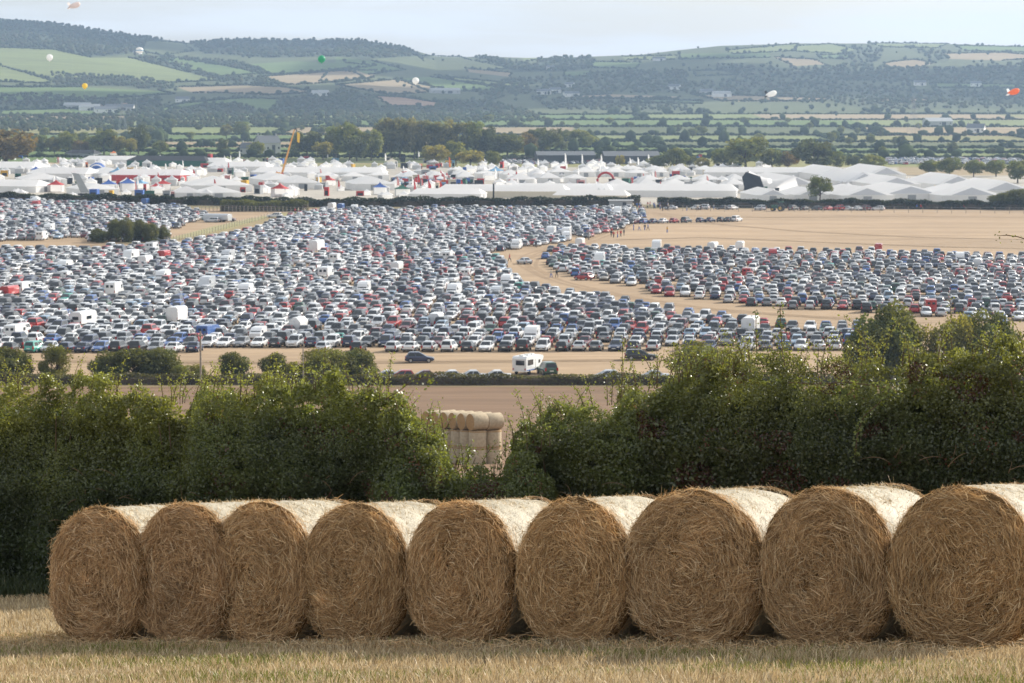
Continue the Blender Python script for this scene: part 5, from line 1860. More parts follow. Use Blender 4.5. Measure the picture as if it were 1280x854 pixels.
# ------------------------------------------------------------------ people
def person_mesh(top, legs, stride, seed):
    def fn():
        b = MB()
        def ring(x, y, z, rx, ry, n=8):
            return [(x + rx * cos(2 * pi * k / n), y + ry * sin(2 * pi * k / n), z) for k in range(n)]
        for s in (-1, 1):
            f = s * stride
            b.loft([ring(s * .1, f * .34 + .05, .02, .05, .11), ring(s * .1, f * .32, .10, .05, .06), ring(s * .1, f * .22, .45, .065, .075), ring(s * .095, f * .04, .85, .09, .10)], 1)
        b.loft([ring(0, 0, .82, .16, .12), ring(0, 0, 1.0, .165, .12), ring(0, 0, 1.2, .17, .125), ring(0, 0, 1.40, .20, .12), ring(0, 0, 1.48, .12, .09), ring(0, 0, 1.5, .055, .055)], 0)
        for s in (-1, 1):
            f = -s * stride
            b.loft([ring(s * .21, 0, 1.42, .05, .055), ring(s * .25, f * .06, 1.15, .045, .05), ring(s * .25, f * .2 + .03, .88, .033, .036)], 0)
            b.loft([ring(s * .25, f * .2 + .03, .88, .03, .034), ring(s * .25, f * .24 + .04, .76, .022, .038)], 2)
        b.loft([ring(0, 0, 1.48, .05, .05), ring(0, .01, 1.56, .06, .075), ring(0, .01, 1.66, .078, .095), ring(0, 0, 1.72, .076, .09)], 2)
        b.loft([ring(0, -.01, 1.64, .082, .10), ring(0, -.01, 1.72, .080, .095), ring(0, -.01, 1.77, .05, .06), ring(0, -.01, 1.785, .01, .01)], 3)
        return b.mesh('person', [M[top], M[legs], M['skin'], M['hair']], True)
    return cached(('p', top, legs, stride), fn)


WORDC = {'cloth_black': 'black', 'cloth_blue': 'blue', 'cloth_red': 'red', 'cloth_grey': 'grey', 'cloth_green': 'green', 'cloth_cream': 'cream', 'cloth_yellow': 'yellow'}
prng = random.Random(3)


def person(px, r, place, group, top=None):
    x, y, z = valley(px, r)
    top = top or prng.choice(['cloth_black', 'cloth_black', 'cloth_blue', 'cloth_red', 'cloth_grey', 'cloth_cream'])
    o = link('person', person_mesh(top, prng.choice(['cloth_black', 'cloth_blue', 'cloth_black']), prng.choice([.5, .9, .2]), 0), None, (x, y, z), prng.uniform(0, 6.28))
    o.scale = (1.1, 1.1, prng.uniform(.98, 1.08))
    tag(o, 'person in a %s top %s' % (WORDC[top], place), 'person', '%s: %s tops' % (group, WORDC[top]))


for px, r in [(764, 296), (767, 297), (772, 297), (776, 296), (780, 295), (765, 292), (762, 288)]:
    person(px, r, 'walking in a loose party on the tan lane', 'party on the tan lane')
for px in (792, 799, 806, 810):
    person(px, 288, 'standing in front of the single line of cars', 'people before the single line of cars')
person(834, 291, 'standing alone on the tan field', 'alone on the field', 'cloth_yellow')
for px, r in [(736, 300), (721, 303), (670, 310), (647, 310)]:
    person(px, r, 'walking alone where the lane opens', 'people at the lane mouth')
person(637, 327, 'standing at the lane beside the main car park', 'alone in the lane', 'cloth_red')
for px, r in [(689, 347), (696, 347), (706, 340), (717, 340)]:
    person(px, r, 'walking between the two car parks', 'walkers between the car parks')
for i in range(44):
    person(prng.uniform(782, 836) if i < 34 else prng.uniform(836, 905), prng.uniform(258, 264), 'in the crowd at the gate of the showground', 'crowd at the showground gate')
for px, r in [(369, 267), (373, 267), (381, 267), (365, 272), (337, 280), (341, 280), (225, 282), (228, 281)]:
    person(px, r, 'walking on the track by the scrub bank', 'walkers on the track')
for px, r in [(1146, 262), (1151, 262), (1205, 262), (1208, 261)]:
    person(px, r, 'walking along the showground hedge on the tan field', 'walkers along the showground hedge')
# far car park behind the trees on the right: one mass, far too small to count
Vs, Fs, Cs, off = [], [], [], 0
def far_cars(px0, px1, r0, r1, n, name, label):
    Vs, Fs, Cs, off = [], [], [], 0
    for i in range(n):
        x, y, z = valley(random.uniform(px0, px1), random.uniform(r0, r1))
        kd = random.choice(list(KINDS))
        V, T, K = FLAT[kd]
        a = random.choice([0, pi]) + .2
        Vs.append(np.stack([V[:, 0] * cos(a) - V[:, 1] * sin(a) + x, V[:, 0] * sin(a) + V[:, 1] * cos(a) + y, V[:, 2] + z], 1))
        Fs.append(T + off)
        off += len(V)
        pc = PAINT[random.choices(CN, CW)[0]]
        Cs.append(np.array([pc if q == 'paint' else KEYCOL[q] for q in K]))
    tag(link(name, np_mesh(name, np.concatenate(Vs), np.concatenate(Fs), [M['car_mass']], col=np.concatenate(Cs))), label, None, None, 'stuff')
far_cars(1108, 1275, 199, 206, 420, 'far_parked_cars', 'hazy mass of cars in a field behind the white marquees')
far_cars(600, 830, 200, 206, 300, 'far_parked_cars', 'hazy mass of cars in front of the long sheds')

# wire fence along the track
pts = [valley(p, r) for p, r in [(206, 304), (235, 299), (262, 292), (290, 284), (315, 278), (345, 270)]]
t = thing('wire_fence', 'thin wire fence along the verge of the track', 'fence', (0, 0, 0))
wb = MB()
for (x0, y0, z0), (x1, y1, z1) in zip(pts, pts[1:]):
    n = 8
    for i in range(n):
        u = i / n
        p = MB()
        p.tube([(x0 + (x1 - x0) * u, y0 + (y1 - y0) * u, 0), (x0 + (x1 - x0) * u, y0 + (y1 - y0) * u, 1.5)], .07, 5)
        p.build('post', M['pole_wood'], t)
    for h in (.6, 1.0, 1.4):
        wb.tube([(x0, y0, h), (x1, y1, h)], .012, 3)
wb.build('wire', M['steel'], t)
for p0, r0, p1, r1, lab in [(250, 263, 385, 266, 'post and wire fence in front of the boundary hedge'), (835, 263, 1330, 267, 'post and wire fence between the tan field and the showground hedge')]:
    a, b_ = valley(p0, r0), valley(p1, r1)
    t = thing('post_fence', lab, 'fence', (0, 0, 0))
    wb = MB()
    n = 28
    for i in range(n + 1):
        u = i / n
        p = MB()
        x, y = a[0] + (b_[0] - a[0]) * u, a[1] + (b_[1] - a[1]) * u - 6
        p.tube([(x, y, 0), (x, y, 2.0)], .09, 5)
        p.build('post', M['pole_wood'], t)
    for h in (.6, 1.2, 1.9):
        wb.tube([(a[0], a[1] - 6, h), (b_[0], b_[1] - 6, h)], .02, 3)
    wb.build('wire', M['steel'], t)

# ------------------------------------------------------------------ straw bales
STRAWC = np.array([[.60, .395, .20], [.49, .30, .14], [.70, .49, .27], [.28, .165, .072], [.82, .63, .39]])


def ribbons(P, dirs, nrm, length, width, bend, col, segs=3):
    """curved flat strands: centre P, along dirs, facing about nrm"""
    n = len(P)
    side = unit(np.cross(dirs, nrm))
    bd = unit(rng.normal(size=(n, 3)))
    rows_ = []
    for i in range(segs + 1):
        u = i / segs - .5
        c = P + dirs * (length * u)[:, None] + bd * (bend * (u * u * 4))[:, None]
        w = (width * (1 if 0 < i < segs else .55))[:, None] * .5
        rows_.append(np.stack([c - side * w, c + side * w], 1))
    V = np.stack(rows_, 1).reshape(-1, 3)             # n, segs+1, 2
    base = (np.arange(n) * (segs + 1) * 2)[:, None]
    q = np.array([[2 * i, 2 * i + 1, 2 * i + 3, 2 * i + 2] for i in range(segs)])
    Fc = (base[:, :, None] + q[None]).reshape(-1, 4)
    return V, Fc, np.repeat(col, (segs + 1) * 2, 0)


def sag(a):
    """outline of a bale that has settled: rounder above, fuller and flattened below"""
    a = np.asarray(a, float)
    n = np.where(np.sin(a) < 0, 2.75, 2.08)
    r = 1 / (np.abs(np.cos(a)) ** n + np.abs(np.sin(a)) ** n) ** (1 / n)
    return np.minimum(r, 1 / np.maximum(-np.sin(a), .5) * .985)


def bale_end(seed, sx, rad, n=6500, front=True):
    """loose straw end of a round bale, facing -y at y = 0, centre at z = rad"""
    global rng
    old = rng
    rng = np.random.default_rng(seed)
    # packed core: bumpy disc with a rounded rim
    nr, na = 26, 72
    A = np.linspace(0, 2 * pi, na, endpoint=False)
    V, Cc = [], []
    ph = rng.uniform(0, 6.28, 6)
    for i in range(nr + 1):
        q = i / nr
        r = rad * min(q * 1.10, 1.0) if q < .92 else rad * (1 - .02 * (q - .92) / .08)
        edge = max(0, (q - .80) / .20)
        for k, a in enumerate(A):
            y = -.05 * (1 - (min(q, .9) / .9) ** 2) + .085 * edge ** 2
            y += .014 * sin(5 * a + 9 * q + ph[0]) + .012 * sin(11 * a - 14 * q + ph[1]) + rng.normal() * .008
            rr = r * float(sag(a)) * (1 + .010 * sin(3 * a + ph[2]) + .008 * sin(7 * a + ph[3]) + rng.normal() * .004)
            V.append((rr * cos(a) * sx, y, rr * sin(a)))
            Cc.append(STRAWC[3] * (.42 + .30 * rng.random()))  # core coloured darker so gaps between the strands read as shade
    V = np.array(V)
    i = np.arange(nr)[:, None] * na
    k = np.arange(na)[None, :]
    Fc = np.stack([i + k, i + (k + 1) % na, i + na + (k + 1) % na, i + na + k], -1).reshape(-1, 4)
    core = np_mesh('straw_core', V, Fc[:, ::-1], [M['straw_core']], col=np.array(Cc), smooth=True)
    # strands wound around the centre, some sticking out
    r = rad * np.sqrt(rng.uniform(0, 1, n)) * .955
    a = rng.uniform(0, 2 * pi, n)
    sg = sag(a)
    x, z = r * sg * np.cos(a), r * sg * np.sin(a)
    e = np.maximum(0, (r / rad - .84) / .16)
    y = -.05 * (1 - (r / rad) ** 2) + .07 * e ** 2 + .010 * np.sin(r / rad * 42 + a + ph[2]) - np.abs(rng.normal(0, .042, n)) + .012 + .022 * np.sin(6 * x / rad + ph[1]) * np.sin(5 * z / rad + ph[0])
    P = np.stack([x * sx, y, z], 1)
    tang = np.stack([-np.sin(a), np.zeros(n), np.cos(a)], 1)
    flow = 2.2 * np.sin(4.1 * x / rad + ph[2]) + 2.2 * np.sin(3.7 * z / rad + ph[3])
    wob = rng.normal(0, .75, (n, 3)) * np.array([1, .24, 1]) + np.stack([np.cos(flow), 0 * flow, np.sin(flow)], 1) * .35
    patch = .5 + .5 * np.sin(3 * x / rad + ph[4]) * np.sin(4 * z / rad + ph[5])
    dirs = unit(tang * np.where(rng.random(n) < .5, 1, -1)[:, None] * (.45 + .9 * (r / rad) ** 1.5)[:, None] + wob * (.45 + .35 * patch)[:, None] + np.array([0, 0, -.25]))
    # tufts that were pulled loose together, and dents
    tone = np.ones(n)
    for _ in range(6):
        ca_, cr_ = rng.uniform(0, 6.28), rad * rng.uniform(.1, .85)
        cx_, cz_ = cr_ * math.cos(ca_), cr_ * math.sin(ca_)
        w_ = np.exp(-((x - cx_) ** 2 + (z - cz_) ** 2) / rng.uniform(.06, .16) ** 2)
        th = rng.uniform(0, pi)
        dv = np.array([math.cos(th), -.12, math.sin(th)]) + rng.normal(0, .22, (n, 3))
        pick = rng.random(n) < w_ * .85
        dirs = np.where(pick[:, None], unit(dv), dirs)
        dep = rng.uniform(-.035, .03)
        P[:, 1] += w_ * dep
        tone *= 1 + w_ * rng.uniform(-.22, .25)
    nrm = unit(np.array([0, -1, 0]) + rng.normal(0, .45, (n, 3)))
    L = rng.uniform(.035, .13, n) * rng.choice([1, 1, 1, 1.7], n)
    W = rng.uniform(.0024, .0052, n)
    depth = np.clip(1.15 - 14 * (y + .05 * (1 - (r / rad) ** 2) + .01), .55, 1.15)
    tint = np.array([1, rng.uniform(1.0, 1.03), rng.uniform(1.0, 1.10)]) * rng.uniform(.90, 1.06)
    col = tint * tone[:, None] * STRAWC[rng.choice(5, n, p=[.30, .26, .19, .17, .08])] * rng.uniform(.75, 1.2, n)[:, None]
    v1, f1, c1 = ribbons(P, dirs, nrm, L, W, rng.normal(0, .014, n), col)
    # frayed rim standing up off the wrap
    m = int(n * .10)
    a = rng.uniform(0, 2 * pi, m)
    rr = rad * sag(a) * rng.uniform(.93, 1.008, m)
    P = np.stack([rr * np.cos(a) * sx, rng.uniform(-.02, .08, m) + rng.exponential(.03, m), rr * np.sin(a)], 1)
    rad_d = np.stack([np.cos(a), np.zeros(m), np.sin(a)], 1)
    tang = np.stack([-np.sin(a), np.zeros(m), np.cos(a)], 1)
    dirs = unit(tang * rng.choice([-1, 1], m)[:, None] + rad_d * rng.normal(.0, .08, m)[:, None] + rng.normal(0, .17, (m, 3)) * np.array([1, 1.2, 1]))
    L = rng.uniform(.05, .16, m)
    col = STRAWC[rng.choice(5, m, p=[.3, .2, .25, .1, .15])] * rng.uniform(.85, 1.25, m)[:, None]
    v2, f2, c2 = ribbons(P, dirs, unit(rad_d + rng.normal(0, .5, (m, 3))), L, rng.uniform(.0022, .0045, m), rng.normal(0, .03, m), col)
    strands = np_mesh('loose_straw', np.concatenate([v1, v2]), np.concatenate([f1, f2 + len(v1)]), [M['straw']], col=np.concatenate([c1, c2]))
    rng = old
    return core, strands


def wrap_mesh(seed, sx, rad, L):
    g = np.random.default_rng(seed)
    na, ny = 96, 26
    V, Cc = [], []
    ph = g.uniform(0, 6.28, 5)
    for j in range(ny + 1):
        v = j / ny
        for k in range(na):
            a = 2 * pi * k / na
            bul = -.020 * (2 * v - 1) ** 4 + .006 * sin(2 * pi * v * 3 + ph[0]) + .005 * sin(9 * a + 4 * v + ph[1]) + .006 * sin(5 * a + ph[2]) + g.normal() * .0022
            rr = rad * float(sag(a)) * .985 + bul
            V.append((rr * cos(a) * sx, .05 + v * (L - .10), rr * sin(a)))
            Cc.append(np.array([.42, .37, .27]) * g.uniform(.80, 1.10))
    i = np.arange(ny)[:, None] * na
    k = np.arange(na)[None, :]
    Fc = np.stack([i + k, i + (k + 1) % na, i + na + (k + 1) % na, i + na + k], -1).reshape(-1, 4)
    return np_mesh('net_wrap', np.array(V), Fc, [M['net']], col=np.array(Cc), smooth=True)


def wrap_straws(seed, sx, rad, L, n=2600):
    """short straws poking through the wrap"""
    global rng
    old = rng
    rng = np.random.default_rng(seed)
    a = rng.uniform(-.3, pi + .1, n)
    rr = rad * .985 * sag(a)
    P = np.stack([rr * np.cos(a) * sx, rng.uniform(.06, L - .06, n), rr * np.sin(a)], 1)
    rad_d = np.stack([np.cos(a), np.zeros(n), np.sin(a)], 1)
    dirs = unit(np.stack([-np.sin(a), np.zeros(n), np.cos(a)], 1) + rng.normal(0, .5, (n, 3)) + .15 * rad_d)
    col = np.array([[.50, .37, .20], [.62, .54, .40], [.36, .25, .13]])[rng.choice(3, n, p=[.4, .4, .2])] * rng.uniform(.75, 1.15, n)[:, None]
    v, f, c = ribbons(P, dirs, unit(rad_d + rng.normal(0, .3, (n, 3))), rng.uniform(.02, .10, n), rng.uniform(.0025, .0055, n), rng.normal(0, .008, n), col)
    rng = old
    return np_mesh('poking_straw', v, f, [M['straw']], col=c)


BALES = [  # centre px, half width px of the face, top row, bottom row, label
    (117, 58, 636, 795, 'straw bale at the left end of the row, with open stubble beside it'),
    (224, 54, 631, 795, 'narrow looking second bale from the left end of the row'),
    (318, 60, 631, 797, 'straw bale third from the left end of the row'),
    (436, 63, 623, 797, 'straw bale fourth from the left, below the dark hedge'),
    (569, 68, 619, 795, 'middle straw bale of the row, below the gap in the hedge'),
    (711, 70, 613, 795, 'straw bale just right of the middle bale of the row'),
    (860, 86, 608, 797, 'straw bale with a ragged straw tuft on the rim behind its white top'),
    (1026, 82, 608, 797, 'second bale from the right end, below the hanging pale bramble'),
    (1196, 94, 606, 799, 'largest straw bale at the right end of the row, cut by the picture edge'),
]
BRAD, BLEN = 0.678, 1.25
for i, (cx, hwp, top, bot, lab) in enumerate(BALES):
    # depth from the height the bale shows, base on the slope
    lo_, hi_ = 15.0, 40.0
    for _ in range(50):
        d = (lo_ + hi_) / 2
        x, _y, zt = pos(cx, top, d)
        if zt - float(height(x, d)) > 2 * BRAD - .02:
            lo_, hi_ = lo_, d
        else:
            lo_ = d
        # higher depth -> ground falls less than the sight line
        if hi_ - lo_ < 1e-4:
            break
    d = 27.75 - (cx - 117) / (1196 - 117) * 4.55 if True else d
    x = pos(cx, bot, d)[0]
    z = float(height(x, d))
    yaw = -R(33.5) + random.uniform(-.03, .03)
    view = math.atan2(x, d)
    ang = math.atan2(sin(-yaw), cos(yaw)) - view
    pxs = F / d * cos(ang)
    sx = min(max(hwp / pxs / BRAD, .90), 1.04)
    t = thing('straw_bale', lab, 'straw bale', (x, d, z - .012), yaw, 'round straw bales in a row')
    slope = math.atan(PLANE_B * sin(-yaw) + PLANE_C * cos(yaw))
    t.rotation_euler = (slope, 0, yaw)
    t.rotation_mode = 'XYZ'
    rr = BRAD * (1 + random.uniform(-.022, .016))
    wm = wrap_mesh(900 + i, sx, rr, BLEN)
    w = link('net_wrap', wm, t, (0, 0, rr))
    link('poking_straw', wrap_straws(930 + i, sx, rr, BLEN), w)
    c1, s1 = bale_end(950 + i, sx, rr, 24000)
    e1 = link('straw_end', c1, t, (0, 0, rr))
    link('loose_straw', s1, e1)
    c2, s2 = bale_end(980 + i, sx, rr, 2600)
    e2 = link('straw_end', c2, t, (0, BLEN, rr), pi)
    link('loose_straw', s2, e2)

# stack of bales in the brown field, seen through the gap: two layers on end, one lying on top
def simple_bale(label, x, y, z, upright, yaw, r=.60, L=1.2):
    t = thing('stacked_bale', label, 'straw bale', (x, y, z), yaw, 'bales of the stack in the field')
    n = 24
    b = MB()
    e = MB()
    prof = [(-L / 2, .96), (-L / 2 + .06, 1.0), (0, .985), (L / 2 - .06, 1.0), (L / 2, .96)]
    if upright:
        b.loft([[(r * f * cos(2 * pi * k / n), r * f * sin(2 * pi * k / n), L / 2 + q) for k in range(n)] for q, f in prof], caps=False)
        e.add([(r * .96 * cos(2 * pi * k / n), r * .96 * sin(2 * pi * k / n), L) for k in range(n)] + [(0, 0, L + .05)], [(k, (k + 1) % n, n) for k in range(n)])
        rim = [(r * 1.02 * cos(2 * pi * k / n), r * 1.02 * sin(2 * pi * k / n)) for k in range(n)]
        for zz in (.05, L - .09):
            e.loft([[(p[0], p[1], zz) for p in rim], [(p[0], p[1], zz + .07) for p in rim]], caps=False)
    else:
        b.loft([[(r * f * cos(2 * pi * k / n), q, r + r * f * sin(2 * pi * k / n)) for k in range(n)] for q, f in prof], caps=False)
        for s in (-1, 1):
            e.add([(r * .965 * cos(2 * pi * k / n), s * L / 2, r + r * .965 * sin(2 * pi * k / n)) for k in range(n)] + [(0, s * (L / 2 + .04), r)], [(k, (k + 1) % n, n) for k in range(n)])
    b.build('net_wrap', M['stack_net'], t, smooth=True)
    e.build('straw_end', M['stack_straw'], t)


M['stack_net'] = plain('stack_net_wrap', (.42, .345, .24), .8, .1, var=.38, scale=6)
M['stack_straw'] = plain('stack_straw', (.36, .23, .11), .95, .05, var=.3, scale=9)
SD = 200.0
ax_, ay_ = -.52 * 1.27, .854 * 1.27               # along the stack, away to the left
bx_, by_ = .854 * 1.24, .52 * 1.24                # across it, away to the right
ox = pos(597, 560, SD)[0]
for i in range(6):
    for j in range(2):
        wx, wy = ox + ax_ * i + bx_ * j, SD + ay_ * i + by_ * j
        wz = float(height(wx, wy)) - .05
        end = ('nearest', 'second', 'third', 'fourth', 'fifth', 'far end')[i]
        row_ = 'left' if j == 0 else 'right'
        for k in range(2):
            simple_bale('straw bale on end in the field stack, %s %s column, %s layer' % (end, row_, ('bottom', 'middle')[k]), wx, wy, wz + 1.24 * k, True, random.uniform(0, 3), r=.63, L=1.23)
        simple_bale('straw bale lying on top of the field stack, %s %s' % (end, row_), wx, wy, wz + 2.48, False, R(-58.6) + random.uniform(-.04, .04), r=.61, L=1.22)

# ------------------------------------------------------------------ the tall hedge behind the bales
HX0, HY0, HX1, HY1 = pos(0, 600, 41.2)[0], 41.2, pos(1280, 600, 33.4)[0], 33.4
TOPROW = {'l': [(-80, 470), (0, 474), (60, 474), (90, 470), (130, 480), (170, 490), (220, 490), (262, 480), (300, 486), (340, 480), (380, 470), (420, 466), (455, 476), (485, 486), (508, 508), (528, 524), (550, 546), (575, 575), (600, 590)],
          'g': [(470, 545), (505, 530), (530, 530), (548, 544), (566, 558), (584, 574), (608, 582), (630, 574), (655, 545), (690, 540)],
          'r': [(606, 590), (622, 570), (640, 540), (658, 520), (690, 510), (720, 504), (745, 494), (790, 482), (820, 468), (850, 460), (900, 454), (950, 452), (1000, 448), (1040, 451), (1080, 444), (1120, 441), (1170, 436), (1220, 430), (1290, 422), (1400, 420)]}


def hedge_y(px):
    """depth of the hedge's middle where the sight line of a pixel column crosses it"""
    k = (np.asarray(px, float) - 640) / F
    # line x = HX0 + t (HX1-HX0), y = HY0 + t (HY1-HY0); x = k y
    t = (k * HY0 - HX0) / ((HX1 - HX0) - k * (HY1 - HY0))
    return HY0 + t * (HY1 - HY0)


def noise3(P, f, ph):
    return (np.sin(P[:, 0] * f + ph) * np.sin(P[:, 1] * f * 1.3 + ph * 2 + P[:, 2] * f * .4) + np.sin(P[:, 2] * f * 1.7 + ph * 3 + P[:, 0] * f * .5) * np.sin(P[:, 0] * f * .63 - P[:, 2] * f * .8 + ph)) * .5


def big_hedge(name, label, key, px0, px1, n, thick, base_col, top_col, leaf, red=0.0, cat='hedge', dy=0.0, seed=1):
    global rng
    old = rng
    rng = np.random.default_rng(seed)
    root = thing(name, label, cat, (0, 0, 0))
    T = np.array(TOPROW[key], float)
    px = rng.uniform(px0, px1, n * 2)
    d0 = hedge_y(px) + dy
    top = np.interp(px, T[:, 0], T[:, 1])
    X0 = (px - 640) / F * d0
    ztop = pos(px, top, d0)[2]
    zg = height(X0, d0)
    # twiggy uneven top: leaders and dips
    ztop = ztop + .14 * np.sin(X0 * 5.1 + seed) * np.sin(X0 * 2.3) + .07 * np.sin(X0 * 13 + 1) + .08 * np.sin(X0 * 1.7 + seed * 2) - .04
    H = np.maximum(ztop - zg, .3)
    u = rng.uniform(0, 1, n * 2) ** .80
    taper = np.clip(np.minimum(px - px0, px1 - px) / 34, .06, 1) ** .6
    H = H * (.45 + .55 * taper)
    thick_ = thick * taper
    bulge = thick_ * 1.25 * np.sqrt(np.clip(1.04 - u ** 2.4, 0, 1)) * (1 + .15 * np.sin(X0 * 1.3 + seed))
    P0 = np.stack([X0, d0, zg + u * H], 1)
    bumps = taper * .50 * noise3(P0, 1.25, seed + 4) + .34 * noise3(P0, 2.6, seed) + .16 * noise3(P0, 5.7, seed + 2)
    # most leaves near the sunlit and the facing skin, the rest through the body
    s = np.where(rng.random(n * 2) < .62, 1 - rng.exponential(.20, n * 2), rng.uniform(-1, 1, n * 2))
    s = np.clip(s, -1, 1.1)
    off = -(s * bulge * .5 + bumps * np.maximum(s, 0))
    P = np.stack([X0, d0 + off, zg + u * H + rng.normal(0, .03, n * 2)], 1)
    # gaps: drop leaves where the clump noise is low, more so near the top
    g = noise3(P, 7.5, seed + 5) + .6 * noise3(P, 15.0, seed + 9)
    keep = g > np.where(u > .85, -.22, -.78)
    P, u = P[keep][:n], u[keep][:n]
    n = len(P)
    nr = unit(rng.normal(size=(n, 3)) + np.array([.1, -.55, .45]))
    sz = leaf * rng.uniform(.5, 1.3, n) * (1 + .35 * noise3(P, 1.1, seed + 21))
    mix = np.clip((u - .42) / .50 + .35 * noise3(P, 1.7, seed + 3) - .1, 0, 1)[:, None]  # paints in the backlight: leaves turn lighter and yellower up the hedge
    col = np.array(base_col)[None, :] * (1 - mix) + np.array(top_col)[None, :] * mix
    col = col * (1 + .28 * noise3(P, 3.3, seed + 7))[:, None] * rng.uniform(.65, 1.35, n)[:, None]
    if red:
        rk = (noise3(P, 4.1, seed + 13) > .42) & (rng.random(n) < red)
        col[rk] = np.array([.085, .035, .02]) * rng.uniform(.7, 1.4, rk.sum())[:, None]
    V, Fc = leaf_quads(P, nr, sz, .6, fold=.15)
    # the dense inside: larger leaves, toned darker to paint shade into the gaps
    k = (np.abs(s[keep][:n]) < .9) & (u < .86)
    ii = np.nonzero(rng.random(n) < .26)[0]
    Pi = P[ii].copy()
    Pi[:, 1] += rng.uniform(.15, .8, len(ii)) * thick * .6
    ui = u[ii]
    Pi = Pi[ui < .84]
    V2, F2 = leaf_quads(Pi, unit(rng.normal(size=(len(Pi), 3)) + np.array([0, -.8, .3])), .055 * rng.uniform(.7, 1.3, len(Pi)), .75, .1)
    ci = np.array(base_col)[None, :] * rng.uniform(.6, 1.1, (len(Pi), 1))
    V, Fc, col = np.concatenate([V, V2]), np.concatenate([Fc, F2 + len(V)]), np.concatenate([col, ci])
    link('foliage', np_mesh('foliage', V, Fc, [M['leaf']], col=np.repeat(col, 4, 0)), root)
    # woody stems inside
    b = MB()
    g = random.Random(seed)
    nst = max(6, int((px1 - px0) / 9))
    for i in range(nst):
        p = g.uniform(px0, px1)
        d = float(hedge_y(p)) + dy
        x = (p - 640) / F * d
        h = float(pos(p, float(np.interp(p, T[:, 0], T[:, 1])), d)[2] - height(x, d))
        yy = d + g.uniform(-.35, .35)
        z = float(height(x, yy))
        l1, l2 = g.uniform(-.35, .35), g.uniform(-.4, .4)
        b.tube([(x, yy, z - .1), (x + l1 * .4, yy + l2 * .3, z + h * .4), (x + l1, yy + l2 * .6, z + h * .66), (x + l1 * 1.5, yy + l2, z + h * .84)], [.03, .022, .013, .004], 5)
    tag(b.build('woody_growth', M['twig'], root), kind='stuff')
    # bare and dying stems arching over the face
    b = MB()
    for i in range(int((px1 - px0) / 14)):
        p = g.uniform(px0, px1)
        d = float(hedge_y(p)) + dy
        x = (p - 640) / F * d
        h = float(pos(p, float(np.interp(p, T[:, 0], T[:, 1])), d)[2] - height(x, d))
        z0 = float(height(x, d)) + h * g.uniform(.2, .62)
        yy = d - thick * .62 * math.sqrt(max(1.04 - ((z0 - float(height(x, d))) / h) ** 2.4, .05)) - g.uniform(-.1, .18)
        L, a = g.uniform(.2, .5), g.uniform(-1.1, 1.1)
        b.tube([(x + L * q * sin(a), yy - .10 * sin(q * 3), z0 + L * (q * cos(a) - .55 * q * q)) for q in np.linspace(0, 1, 6)], [.0045, .004, .0035, .003, .002, .0015], 4)
    tag(b.build('dead_wood', M['dead_stem'], root), kind='stuff')
    # leafy leaders and arching sprays that stand clear of the body
    sv, sf, sc_, so = [], [], [], 0
    tw = MB()
    ns = int((px1 - px0) / 6.0)
    for i in range(ns):
        p = g.uniform(px0, px1)
        d = float(hedge_y(p)) + dy + g.uniform(-.5, .4)
        x = (p - 640) / F * d
        tz = float(pos(p, float(np.interp(p, T[:, 0], T[:, 1])), d)[2]) - .18
        L = g.uniform(.2, .55) * (1.6 if g.random() < .12 else 1)
        lean = g.uniform(-.5, .5)
        pts = [np.array([x + lean * L * q * q, d + g.uniform(-.02, .02) - .15 * L * q, tz + L * (q - .28 * abs(lean) * q * q)]) for q in np.linspace(0, 1, 6)]
        tw.tube(pts, [.006, .0055, .005, .004, .003, .0015], 4)
        m = int(L * 110)
        q = rng.uniform(.1, 1.0, m)
        A = np.array(pts)
        Q = np.stack([np.interp(q, np.linspace(0, 1, 6), A[:, j]) for j in range(3)], 1) + rng.normal(0, .028, (m, 3))
        V, Fc = leaf_quads(Q, unit(rng.normal(size=(m, 3)) + np.array([0, -.3, .5])), leaf * rng.uniform(.5, 1.05, m), .6, .15)
        sv.append(V)
        sf.append(Fc + so)
        so += len(V)
        sc_.append(np.repeat(np.array(top_col)[None, :] * rng.uniform(.75, 1.35, (m, 1)), 4, 0))
    o = link('spray_foliage', np_mesh('spray_foliage', np.concatenate(sv), np.concatenate(sf), [M['leaf']], col=np.concatenate(sc_)), root)
    tag(o, kind='stuff')
    tag(tw.build('spray_wood', M['twig'], root), kind='stuff')
    if red:
        # haws
        V0 = np.array([(1, 0, 0), (-1, 0, 0), (0, 1, 0), (0, -1, 0), (0, 0, 1), (0, 0, -1)], float)
        F0 = np.array([(0, 2, 4), (2, 1, 4), (1, 3, 4), (3, 0, 4), (2, 0, 5), (1, 2, 5), (3, 1, 5), (0, 3, 5)])
        cen = P[rng.choice(n, 90)]
        B = (cen[:, None, :] + rng.normal(0, .05, (90, 9, 3))).reshape(-1, 3) + np.array([0, -.12, 0])
        Vb = (B[:, None, :] + V0[None] * .008).reshape(-1, 3)
        Fb = (np.arange(len(B))[:, None, None] * 6 + F0[None]).reshape(-1, 3)
        tag(link('berries', np_mesh('berries', Vb, Fb, [M['berry']]), root), kind='stuff')
    rng = old
    return root


